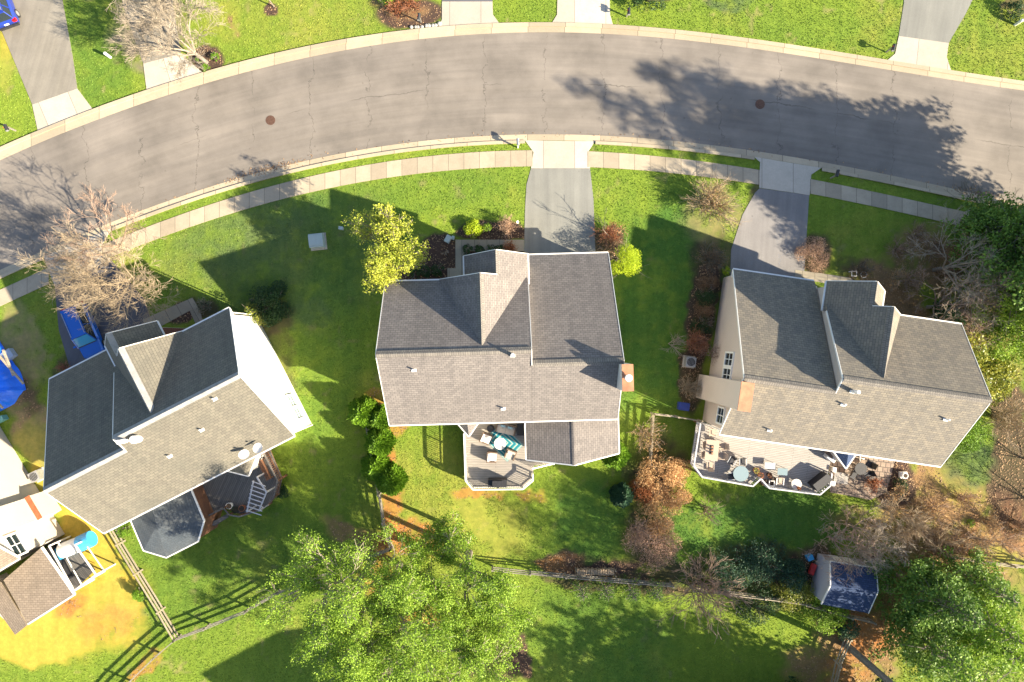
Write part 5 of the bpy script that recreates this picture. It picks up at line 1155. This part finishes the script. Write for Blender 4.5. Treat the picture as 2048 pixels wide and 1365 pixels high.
def tree(px, py, h, L0, r0, label, wood='bark', leaf=None, nleaf=0, lsize=.16, seed=0, lev=4, nch=4, spread=.55, name='deciduous_tree', group='trees with leaves', lean=(0, 0), up=.05, forks=4, scat=.35, minr=.012, trunk=.25, cat='tree', ground=True, hb=None, gnarl=.25):
    """px,py = foot of the trunk in plan; trunk, limbs grown recursively, leaves clustered round the twig tips"""
    c = P(px, py); e = vroot(name, c, label, cat, group); rd = random.Random(seed + int(px) * 3); th = h * trunk; top = Vector((c.x + lean[0] * th, c.y + lean[1] * th, th))
    tk = MB(); tk.tube((c.x, c.y, -.05), top, r0 * 1.15, r0 * .85, 10, smooth=True); tk.build('trunk', M['bark'] if wood != 'twig_tan' else M['twig_tan'], e)
    w_ = Wood()
    for i in range(forks):
        t = 2 * math.pi * (i + rd.uniform(-.2, .2)) / max(forks - 1, 1); a = .75 * rd.uniform(.7, 1.2) if i else .1
        d = Vector((math.sin(a) * math.cos(t) + lean[0] * .6, math.sin(a) * math.sin(t) + lean[1] * .6, math.cos(a))).normalized()
        w_.grow(rd, top - Vector((0, 0, .15 if i else 0)), d, L0, r0 * .5, lev, spread, nch, up, minr, gnarl)
    w_.build('branches', M[wood], e)
    if leaf:
        rr_ = np.random.default_rng(seed + 1); T_ = np.array([tuple(t) for t in w_.tips]); w2 = np.exp(rr_.normal(size=len(T_)) * .7); k = rr_.choice(len(T_), nleaf, p=w2 / w2.sum())
        leaves('crown', T_[k] + rr_.normal(size=(nleaf, 3)) * scat, lsize, M[leaf], e, seed)
    return e
def evergreen(px, py, h, r, label, leaf='leaf_pine', n=14000, size=.17, seed=0, nb=70, group='large evergreen trees', low=.12, name='evergreen_tree', lean=(0, 0), shape=.8, cat='tree'):
    """evergreen: tapered trunk, whorls of limbs, leaf clumps along every limb; px,py = foot in plan"""
    c = P(px, py); e = vroot(name, c, label, cat, group); rd = random.Random(seed + int(px)); w_ = Wood(); bl = []
    MB().tube((c.x, c.y, -.05), (c.x + lean[0] * h, c.y + lean[1] * h, h * .96), .03 + h * .018, .03, 10).build('trunk', M['bark'], e)
    for i in range(nb):
        f = low + (1 - low) * (i + rd.random()) / nb; rr_ = r * (1 - (f - low) / (1 - low)) ** shape * rd.uniform(.65, 1.15) + .25; t = i * 2.4 + rd.uniform(-.4, .4)
        a = Vector((c.x + lean[0] * h * f, c.y + lean[1] * h * f, h * f)); b = a + Vector((math.cos(t) * rr_, math.sin(t) * rr_, rr_ * rd.uniform(-.15, .3))); w_.seg(a, b, .05, .015, 4)
        for k in range(3 + int(rr_)):
            g = rd.uniform(.35, 1.02); q = a.lerp(b, g) + Vector((rd.gauss(0, .12), rd.gauss(0, .12), rd.gauss(0, .08))) * rr_; s_ = .16 * rr_ + rd.uniform(.15, .35); bl.append((tuple(q), (s_, s_, s_ * .45)))
    w_.build('branches', M['bark'], e); leaves('crown', blob_pts(bl, n, .3, seed + 4), size, M[leaf], e, seed + 1, .35); return e

# --- by the middle house
tree(808, 519, 10.0, 1.6, .15, 'tall yellow-green leafy tree at the front left corner of the middle house', 'bark', 'leaf_yel', 17000, .13, 3, 4, 4, .55, group='yellow-green trees', scat=.13, trunk=.45, lean=(-.05, .0), forks=7, up=.08)
shrub(946, 456, .82, 1.25, 'leaf_lime', 'round lime green shrub in the bed left of the yard lamp', 3200, .09, lump=.35)
shrub(974, 454, .42, .8, 'leaf_spring', 'small green shrub just right of the round lime one', 900, .08)
twigbush(1014, 457, 1.1, 1.2, 'twig_pink', 'pinkish leafless bush surrounding the yard lamp', n=22, leaf='leaf_pink', nleaf=900, lsize=.06)
for x, lb in ((935, 'left'), (958, 'second'), (981, 'third'), (1000, 'right')): shrub(x, 500, .5, .95, 'leaf_dark', 'dark green clipped shrub by the front wall, %s of the four under the bay' % lb, 1000, .08, 'dark shrubs along the front wall')
twigbush(1020, 497, .7, .8, 'twig_red', 'rust-red low bush at the right end of the front wall bed', n=14, leaf='leaf_rust', nleaf=900)
for x, y, lb in ((828, 546, 'left'), (850, 541, 'middle'), (875, 540, 'right')): shrub(x, y, .62, .95, 'leaf_dark', 'dark green shrub beneath the yellow-green tree, %s of three' % lb, 1200, .08, 'dark shrubs left of the entrance')
twigbush(892, 505, .35, .5, 'twig_pale', 'small pale dry tuft in the mulch left of the path', n=12, lev=2)
twigbush(1220, 468, 1.2, 1.3, 'twig_red', 'orange-brown round bush between the driveway and the bright arborvitae', n=26, leaf='leaf_rust', nleaf=1300, lsize=.06)
tree(1222, 478, 3.4, 1.1, .05, 'leafless sapling leaning over the edge of the middle driveway', 'twig_dark', None, 0, seed=5, lev=2, nch=3, group='bare trees', name='bare_tree', lean=(-.6, .35), forks=2, trunk=.35)
shrub(1253, 521, 1.35, 3.7, 'leaf_lime', 'large bright yellow-green arborvitae at the front right corner of the middle house', 9000, .08, 'clipped arborvitae', 'arborvitae', lump=.33)
for x, y, r, h, lb in ((733, 822, 1.15, 2.6, 'top left arborvitae of the group at the rear left house corner'), (765, 834, .9, 2.2, 'arborvitae touching the rear left corner of the house roof'), (764, 880, 1.1, 2.6, 'arborvitae alone in the middle of the row along the fence'), (757, 930, 1.1, 2.4, 'arborvitae left of the lowest pair in the row'), (786, 954, 1.15, 2.5, 'lowest and darkest arborvitae of the row')):
    arborvitae(x, y, r, h, lb, 'arborvitae row along the fence')
arborvitae(1226, 905, 1.0, 3.2, 'green arborvitae leaning at the rear right corner of the middle house', n=6000); arborvitae(1238, 985, .8, 2.8, 'dark arborvitae below the one at the rear right house corner', leaf='leaf_teal')
# --- right side of the middle yard
twigbush(1290, 868, 1.6, 2.0, 'twig_tan', 'pale tan leafless bush beside the short yellowish fence', n=22, leaf='leaf_tan', nleaf=700, seed=2)
shrub(1325, 950, 2.3, 2.8, 'leaf_tan', 'big orange-tan shrub left of the right deck', 9000, .11, 'large brown shrubs', stretch=(1, 1.0), lump=.3)
shrub(1320, 1028, 2.0, 2.6, 'leaf_tan', 'orange-brown shrub directly below the biggest tan one', 7000, .10, 'large brown shrubs', seed=4, lump=.3)
shrub(1352, 988, 1.5, 2.2, 'leaf_tan', 'pale orange shrub bulging toward the right lawn from the brown shrub row', 4500, .10, 'large brown shrubs', seed=14, lump=.3); shrub(1288, 985, 1.3, 2.0, 'leaf_rust', 'rusty shrub on the left flank of the brown shrub row', 3500, .09, 'large brown shrubs', seed=15, lump=.3)
shrub(1308, 1098, 2.2, 2.6, 'leaf_pink', 'pinkish brown bush at the lower right corner of the middle yard', 8500, .08, 'large brown shrubs', seed=7, lump=.34)
twigbush(1272, 1062, 1.5, 2.8, 'twig_pink', 'pinkish leafless bush on the left flank of the brown shrubs', n=16, leaf='leaf_pink', nleaf=900)
twigbush(1415, 1025, 1.6, 1.6, 'twig_pink', 'thin leafless bush on the grass below the right deck', n=12, lev=3, minr=.006)
twigbush(1408, 1178, 3.0, 3.2, 'twig_pink', 'wide pinkish bare bush on the rear fence line', n=30, lev=4, minr=.012, nch=3)
for x, y, r, lb in ((1462, 1140, 2.0, 'blue-green holly right of the wide bare bush'), (1535, 1128, 2.0, 'blue-green holly in the deep shade left of the shed'), (1585, 1160, 1.5, 'blue-green holly touching the left shed wall')): shrub(x, y, r, 2.2, 'leaf_teal', lb, 5000, .11, 'blue-green hollies by the shed', lump=.3)
shrub(1590, 1185, 1.9, 2.0, 'leaf_mag', 'olive yellow shrub on the fence left of the shed', 4500, .10, 'olive shrubs', lump=.3); shrub(1655, 1228, 2.2, 2.2, 'leaf_spring', 'green bush just below the shed', 5500, .12, 'green bushes', lump=.3); shrub(1520, 1215, 1.9, 1.8, 'leaf_dark', 'dark green bush on the shaded lawn side of the fence', 4000, .11, 'green bushes', lump=.3); shrub(1700, 1262, 1.1, 1.6, 'leaf_teal', 'blue-green bush on the orange leaves below the shed', 2400, .11, 'blue-green hollies by the shed', seed=3)
for x, lb in ((1165, 'leftmost'), (1212, 'second'), (1262, 'third'), (1308, 'rightmost')): evergreen(x - 4, 1172, 2.6, .85, 'young pale green pine behind the firewood fence, %s of four' % lb, 'leaf_pine', 1500, .10, x, 24, 'young pines in a row', .05, 'young_pine')
# --- right house front
twigbush(1426, 402, 2.3, 2.4, 'twig_tan', 'wide tan leafless bush on the lawn left of the right driveway', n=44, lev=3, leaf='leaf_tan', nleaf=1600, lsize=.06, nch=5)
twigbush(1420, 516, 1.4, 1.7, 'twig_dark', 'dark twiggy bush at the lower left of the right driveway', n=30, leaf='leaf_brown', nleaf=1600)
for i, y in enumerate((566, 594, 622, 650)): shrub(1418 - i * 3, y, .95, 1.5, 'leaf_brown' if i % 2 == 0 else 'leaf_dark', 'dark brownish hedge bush along the right house wall, %s' % ('topmost', 'second from the top', 'third from the top', 'lowest')[i], 2600, .07, 'hedge along the right house wall', lump=.35, seed=i)
shrub(1454, 541, .4, .7, 'leaf_lime', 'small yellow-green shrub at the right garage corner', 700, .07); twigbush(1388, 682, 1.2, 1.8, 'twig_red', 'reddish leafless shrub above the air conditioner', n=24, leaf='leaf_rust', nleaf=700); twigbush(1345, 690, 1.3, 1.5, 'twig_pale', 'pale thin bush at the edge of the middle lawn', n=10, minr=.007); twigbush(1378, 772, 1.3, 1.7, 'twig_tan', 'tan spiky leafless bush below the air conditioner', n=26)
twigbush(1428, 705, 1.0, 2.2, 'twig_pink', 'leafless shrub against the beige gable wall', n=10, minr=.007)
shrub(1628, 506, 1.35, 1.3, 'leaf_pink', 'squarish reddish brown shrub right of the right driveway', 5200, .07, 'squarish brown shrubs', lump=.35)
twigbush(1718, 545, 1.1, .9, 'twig_dark', 'low dark bush around the small white frame', n=20, leaf='leaf_brown', nleaf=600); twigbush(1790, 555, 1.2, .8, 'twig_tan', 'low tan groundcover bush in the right front bed', n=18, leaf='leaf_tan', nleaf=900)
# --- left house
shrub(532, 605, 1.75, 2.4, 'leaf_dark', 'big round dark holly between the left house and the lawn', 8500, .12, 'large dark hollies', lump=.32)
shrub(507, 628, 1.1, 2.5, 'leaf_mag', 'sunlit yellow-green edge bush in front of the dark holly', 1500, .10, 'large dark hollies', lump=.2, stretch=(.6, 1.2), rot=.6)
twigbush(411, 614, .9, 1.2, 'twig_pale', 'grey-green leafless bush by the left house walk', n=18, leaf='leaf_teal', nleaf=500); twigbush(126, 736, .8, .9, 'twig_red', 'small rusty brown tuft bush above the left garage roof', n=34, lev=2)
shrub(278, 1190, .75, 1.3, 'leaf_arb', 'round green boxwood by the left rail fence', 3000, .07, 'round boxwoods'); shrub(558, 985, .75, 1.2, 'leaf_dark', 'round dark green boxwood at the corner of the left deck', 2500, .08, 'round boxwoods'); shrub(245, 1060, .8, 1.2, 'leaf_arb', 'low green bush between the rail fence and the six-sided room', 1500, .08)
# --- north side
tree(414, 126, 7.2, 2.5, .16, 'wide bare grey-brown tree at the top left with its foot in a round bed', 'twig_pale', None, 0, seed=22, lev=5, nch=4, spread=.5, group='bare trees', name='bare_tree', lean=(-.7, .5), forks=5, minr=.009, trunk=.12, gnarl=.3)
tree(548, 14, 4.0, 1.4, .05, 'thin young bare tree in a small mulch ring at the top edge', 'twig_pale', None, 0, seed=4, lev=3, nch=3, group='bare trees', name='bare_tree', forks=3, trunk=.4)
for x, y, r, lb in ((428, 113, .42, 'round green shrub in the bed at the foot of the top left tree'), (410, 134, .4, 'small bright green shrub nearest the kerb under the top left tree'), (396, 118, .35, 'green tuft left of the top left tree foot')): shrub(x, y, r, .6, 'leaf_arb', lb, 800, .06)
for x, y, lb in ((790, 14, 'rust brown dry bush at the top edge left of the mailbox bed'), (825, 8, 'rust brown dry bush at the top edge above the mailbox')): twigbush(x, y, 1.0, .9, 'twig_red', lb, n=20, leaf='leaf_rust', nleaf=900)
shrub(775, -10, 1.0, 1.4, 'leaf_spring', 'green shrub cut by the top edge', 1500, .1); shrub(1300, -14, 1.8, 2.2, 'leaf_dark', 'dark shrub cut by the top edge above the long lawn', 2500, .12); shrub(2034, 18, .9, 1.4, 'leaf_dark', 'dark green shrub in the upper right corner', 1500, .1)
evergreen(395, -75, 10, 2.6, 'tree above the top edge whose shadow falls over the top left lawn', 'leaf_dark', 2500, .16, 3, 40); tree(360, -20, 9, 2.6, .2, 'bare tree at the top edge casting thin shadows on the tan driveway', 'twig_pale', None, 0, seed=31, lev=4, nch=3, group='bare trees', name='bare_tree', minr=.012)
rk = random.Random(3)
for i in range(9): p = P(824 + i * 7 + rk.uniform(-2, 2), 55 - i * .6 + rk.uniform(-2, 2)); o = MB().dome((p.x, p.y, .05), .13 + rk.random() * .08, .10, 8, 4, True).build('edging_stone', M['stone']); tag(o, 'pale round edging stone in the row beside the top mailbox bed', 'stone', 'edging stones by the top mailbox')
# --- big bare tree by the left driveway
tree(290, 560, 8.2, 2.7, .13, 'big tan leafless tree spreading over the left driveway and pavement', 'twig_tan', None, 0, seed=12, lev=5, nch=4, spread=.6, group='bare trees', name='bare_tree', forks=6, minr=.0075, trunk=.16, lean=(-.2, 0), gnarl=.32)
tree(258, 500, 7.0, 2.2, .14, 'pale bare tree standing between the big tan tree and the road', 'twig_pink', None, 0, seed=17, lev=5, nch=3, spread=.5, group='bare trees', name='bare_tree', forks=5, minr=.010, trunk=.15, lean=(-.25, .1))
# --- trees in the lower middle
tg = 'fresh green trees at the lower edge'
for i, (x, y, h, lb) in enumerate(((716, 1092, 14, 'slim tall green tree whose crown shades the left house roof'), (745, 1120, 12, 'leftmost tall fresh green tree, its trunk in the orange leaf patch'), (800, 1130, 13.5, 'tall fresh green tree right of the leftmost one'), (862, 1160, 12.5, 'fresh green tree in the centre of the lower group'), (940, 1105, 11, 'fresh green tree with branches reaching toward the firewood'), (730, 1215, 10.5, 'fresh green tree nearest the lower left lawn shadow'), (810, 1250, 12, 'fresh green tree at the lower edge, below the centre'), (935, 1240, 11.5, 'fresh green tree at the lower edge near the mulch circle'), (882, 1045, 7.5, 'slender green tree highest up, on the orange clay patch'), (985, 1160, 9.5, 'rightmost fresh green tree of the lower group'))):
    tree(x, y, h, h * (.20 if i else .15), .03 + h * .017, lb, 'twig_pale', 'leaf_spring', int((1650 if i else 900) * h), .115, 40 + i, 4, 3, .58, group=tg, scat=.2, trunk=.46 if i else .58, forks=5, minr=.014)
# --- right edge
evergreen(1930, 478, 7.2, 2.7, 'green evergreen at the upper right reaching over the pavement', 'leaf_pine', 20000, .19, 8, 100, low=.3, shape=.6); evergreen(2085, 560, 15, 4.0, 'tall evergreen right of the photo edge beside the road', 'leaf_spring', 12000, .19, 9, 70, shape=.6)
for x, y, h, r, lb, lo in ((1985, 541, 21, 4.2, 'tallest evergreen at the right edge of the photo', .1), (2100, 499, 19.8, 4.2, 'tall evergreen right of the photo edge, the uppermost of the tall ones', .38), (2130, 500, 17.5, 4.2, 'evergreen right of the photo edge, middle height', .38), (2140, 470, 13.5, 4.0, 'lower evergreen right of the photo edge nearest the kerb', .5), (2160, 600, 19, 4.5, 'tall evergreen right of the photo edge, behind the row', .3), (2060, 560, 17, 4.2, 'evergreen just past the right edge beside the bright one', .25)): evergreen(x, y, h, r * 1.05, lb, 'leaf_pine' if x < 2100 else 'leaf_dark', 19000, .27, int(h * 3), 110, shape=.62, low=lo)
evergreen(1945, 560, 12.5, 2.6, 'slimmer evergreen below the tall dark one at the right', 'leaf_pine', 9000, .17, 10, 60)
evergreen(2010, 660, 11, 3.0, 'bright green tree at the right edge beside the right house', 'leaf_spring', 12000, .18, 14, 60); 
tree(1868, 540, 8.5, 2.4, .16, 'grey leafless tree in the front garden of the right house', 'twig_pale', None, 0, seed=51, lev=5, nch=3, spread=.55, group='bare trees', name='bare_tree', forks=6, minr=.008, trunk=.15)
tree(1855, 615, 7.0, 2.1, .15, 'grey-brown gnarled leafless tree at the right house corner', 'twig_pink', None, 0, seed=53, lev=5, nch=3, spread=.6, group='bare trees', name='bare_tree', forks=6, minr=.008, trunk=.15); tree(1935, 450, 6.5, 2.0, .12, 'thin leafless tree by the pavement at the upper right', 'twig_dark', None, 0, seed=57, lev=4, nch=3, group='bare trees', name='bare_tree', minr=.010)
shrub(1922, 700, 2.7, 4.8, 'leaf_mag', 'glossy yellow and dark green magnolia beside the right house', 9000, .2, 'glossy magnolias', 'magnolia', lump=.28, cat='tree'); shrub(1985, 755, 2.6, 4.0, 'leaf_mag', 'second glossy magnolia nearer the right edge', 7000, .2, 'glossy magnolias', 'magnolia', seed=8, lump=.28, cat='tree'); shrub(1888, 650, 1.9, 4.0, 'leaf_dark', 'dark evergreen shrub at the right house corner', 5000, .16, 'glossy magnolias', lump=.3)
shrub(1945, 862, 1.9, 3.2, 'leaf_arb', 'dense green bush behind the right house corner', 8000, .11, 'green bushes', lump=.32); twigbush(2005, 838, 2.0, 2.6, 'twig_tan', 'tan leafless bush at the right edge beside the dense green one', n=26, lev=4, nch=3)
for x, y, h, lb in ((2075, 930, 6, 'pale leafless tree cut by the right edge, upper one'), (2080, 1010, 6, 'pale leafless tree cut by the right edge, middle one'), (2060, 1130, 6, 'pale leafless tree cut by the right edge, lowest one')): tree(x, y, h, 1.9, .1, lb, 'twig_pale', None, 0, seed=int(y), lev=4, nch=3, group='bare trees', name='bare_tree', minr=.010, trunk=.15)
# --- garden around the shed
tree(1700, 1050, 6.5, 2.0, .13, 'pale grey leafless tree above the shed', 'twig_pale', None, 0, seed=61, lev=5, nch=3, spread=.6, group='bare trees', name='bare_tree', forks=6, minr=.008, trunk=.12); tree(1660, 1075, 5.5, 1.8, .11, 'pinkish leafless tree touching the shed roof', 'twig_pink', None, 0, seed=63, lev=5, nch=3, spread=.6, group='bare trees', name='bare_tree', forks=5, minr=.010, trunk=.12)
tree(1775, 1020, 5.5, 1.7, .1, 'tan leafless tree at the lower end of the patio', 'twig_tan', None, 0, seed=65, lev=4, nch=4, spread=.55, group='bare trees', name='bare_tree', forks=5, minr=.010, trunk=.1); tree(1870, 1080, 5, 1.7, .1, 'thin tan leafless tree in the brown garden', 'twig_tan', None, 0, seed=67, lev=4, nch=3, group='bare trees', name='bare_tree', forks=4, minr=.008, trunk=.12); tree(1950, 1075, 5, 1.6, .09, 'thin pinkish leafless tree at the right of the brown garden', 'twig_pink', None, 0, seed=69, lev=4, nch=3, group='bare trees', name='bare_tree', forks=4, minr=.008, trunk=.12)
twigbush(1790, 985, 1.2, 1.0, 'twig_tan', 'tan dry bush right of the patio edge', n=20, leaf='leaf_tan', nleaf=500); shrub(1805, 975, .8, .9, 'leaf_dark', 'dark green shrub in the bed right of the patio', 1200, .09); twigbush(1745, 968, .8, .9, 'twig_red', 'orange-red dry bush at the lower edge of the patio', n=16, leaf='leaf_rust', nleaf=600, lsize=.08); shrub(1944, 1048, .4, .4, 'leaf_spring', 'small bright green tuft in the brown garden', 300, .08)
evergreen(1795, 1150, 9.5, 3.2, 'big green evergreen right of the shed', 'leaf_pine', 15000, .2, 71, 80, low=.25); evergreen(1872, 1185, 9.5, 3.2, 'big green evergreen at the lower right, right of the first one', 'leaf_spring', 14000, .2, 73, 80); evergreen(1805, 1250, 9, 3.0, 'green evergreen at the lower edge near the leaning trunk', 'leaf_pine', 12000, .2, 75, 70); evergreen(1900, 1230, 8.5, 2.8, 'bright green evergreen in the lower right corner', 'leaf_spring', 10000, .2, 77, 60); evergreen(1905, 1140, 7, 2.2, 'smaller evergreen at the edge of the brown garden', 'leaf_pine', 6000, .18, 79, 50)
# leaning trunk and the trees beyond the lower edge
tree(1690, 1288, 15, 3.4, .26, 'tall tree leaning out of the picture with a thick grey trunk', 'bark', 'leaf_spring', 9000, .2, 81, 4, 3, .55, group='trees beyond the lower edge', scat=.4, trunk=.55, forks=5, lean=(.12, -.08))
for i, (x, y, h) in enumerate(((1640, 1450, 13), (1530, 1470, 12), (1760, 1450, 13), (1420, 1500, 11))): evergreen(x, y, h, 4.6, 'evergreen beyond the lower edge that shades the lawn, %s from the left' % ('third', 'second', 'fourth', 'first')[i], 'leaf_dark', 13000, .30, 90 + i, 70, 'trees beyond the lower edge')
for p_, q_ in (((1462, 1290), (1470, 1330)),): pass

# ------------------------------------------------------------------ grass blades (real tufts, over the lawn only)
def grass():
    r = np.random.default_rng(99); n = 430000; x = r.uniform(-43, 43, n); y = r.uniform(-29, 29, n); px = x * 24 + 1024; py = 682.5 - y * 24
    e1 = r.random(n) * 2.2; keep = (py < N_out(px) + e1 - 1) | (py > S_out(px) - e1 + 1); keep &= ~((py > W_n(px) + e1 - .6) & (py < W_s(px) - e1 + .6))
    col = ground_colour(x, y); keep &= (col[:, 1] > col[:, 0] * 1.12)
    polys = [o for o in C.objects if o.name.split('.')[0] in ('driveway', 'driveway_apron', 'path', 'brick_path', 'patio')]
    for o in polys:
        k = len(o.data.vertices) // 2; me = o.data; f = max(me.polygons, key=lambda p: p.normal.z * p.area); vs = [me.vertices[i].co for i in f.vertices]
        inside = np.zeros(n, bool)
        for a, b in zip(vs, vs[1:] + vs[:1]):
            c_ = ((a.y > y) != (b.y > y)) & (x < (b.x - a.x) * (y - a.y) / ((b.y - a.y) or 1e-9) + a.x); inside ^= c_
        keep &= ~inside
    x, y = x[keep], y[keep]; col = col[keep]; n = len(x); th = r.random(n) * 6.28; h = .035 + .05 * r.random(n); wd = .018 + .016 * r.random(n)
    b = np.stack([x, y, np.zeros(n)], 1); u = np.stack([np.cos(th), np.sin(th), np.zeros(n)], 1) * wd[:, None]; l = r.normal(size=(n, 3)) * .045; l[:, 2] = h
    V = np.stack([b - u, b + u, b + l + u * .3, b + l - u * .3], 1)
    m = NT('grass_blades'); at = m.n('ShaderNodeAttribute', attribute_name='soil'); g = m.n('ShaderNodeNewGeometry')
    cc = m.mix(1.0, at.outputs['Color'], m.ramp(g.outputs['Random Per Island'], 0, 1, (.85, .9, .9, 1), (1.45, 1.3, 1.6, 1)), 'MULTIPLY'); m.col(cc); m.b.inputs['Roughness'].default_value = .8; m.b.inputs['Specular IOR Level'].default_value = .2
    o = quads_obj('grass', V, m.m); a = o.data.attributes.new('soil', 'FLOAT_COLOR', 'POINT'); a.data.foreach_set('color', np.repeat(np.concatenate([col, np.ones((n, 1))], 1), 4, 0).astype(np.float32).ravel())
    tag(o, 'short lawn grass around the houses', None, None, 'stuff')
grass()

def litter():
    r = np.random.default_rng(5); n = 170000; x = r.uniform(-43, 43, n); y = r.uniform(-29, 29, n); col = ground_colour(x, y)
    keep = (col[:, 0] > col[:, 1] * 1.22) & ((col[:, 0] < .33) | (col[:, 1] < col[:, 0] * .5)); keep &= ((682.5 - y * 24) < N_out(x * 24 + 1024)) | ((682.5 - y * 24) > W_s(x * 24 + 1024)); x, y = x[keep], y[keep]
    gx = np.concatenate([r.normal(540, 45, 260), r.uniform(0, 2048, 260), r.normal(1960, 25, 160)]); gy = S_in(gx) + r.normal(-1, 5, len(gx)); k_ = 1 / 24; x = np.concatenate([x, (gx - 1024) * k_]); y = np.concatenate([y, (682.5 - gy) * k_])
    pts = np.stack([x, y, .012 + .03 * r.random(len(x))], 1); pts[-len(gx):, 2] = .04; o = leaves('leaf_litter', pts, .11, mleaf('fallen_leaves', (.09, .05, .035), (.52, .34, .18), .8, .05), None, 8, 2.5, .7); tag(o, 'fallen brown leaves on the beds', None, None, 'stuff')
litter()

rk = random.Random(8)
for i in range(13):
    x, y = rk.uniform(1850, 2055), rk.uniform(985, 1120)
    twigbush(x, y, rk.uniform(1.0, 1.7), rk.uniform(.9, 1.6), ('twig_tan', 'twig_pink')[i % 2], 'dry tan brush in the brown garden at the right', group='dry brush in the brown garden', n=18, leaf='leaf_tan' if i % 3 else 'leaf_brown', nleaf=500, seed=i, minr=.007)
for i, (x, y) in enumerate(((1800, 500), (1835, 470), (1820, 560), (1870, 500), (1905, 545))):
    twigbush(x, y, 1.3, 1.3, 'twig_pink', 'low tan brush under the bare trees of the right front garden', group='low brush in the right front garden', n=18, leaf='leaf_brown', nleaf=600, seed=i, minr=.007)

evergreen(1948, 608, 6.5, 2.9, 'bright green small tree between the bare trees and the right edge', 'leaf_spring', 11000, .15, 101, 60, low=.1, shape=.5)
shrub(2005, 690, 2.4, 4.4, 'leaf_spring', 'bright green bush between the two glossy magnolias and the right edge', 8000, .14, 'green bushes', lump=.3)
tree(1905, 580, 7.5, 2.2, .14, 'grey leafless tree standing among the brush in front of the bright green small tree', 'twig_pale', None, 0, seed=103, lev=5, nch=3, spread=.55, group='bare trees', name='bare_tree', forks=6, minr=.008, trunk=.15)
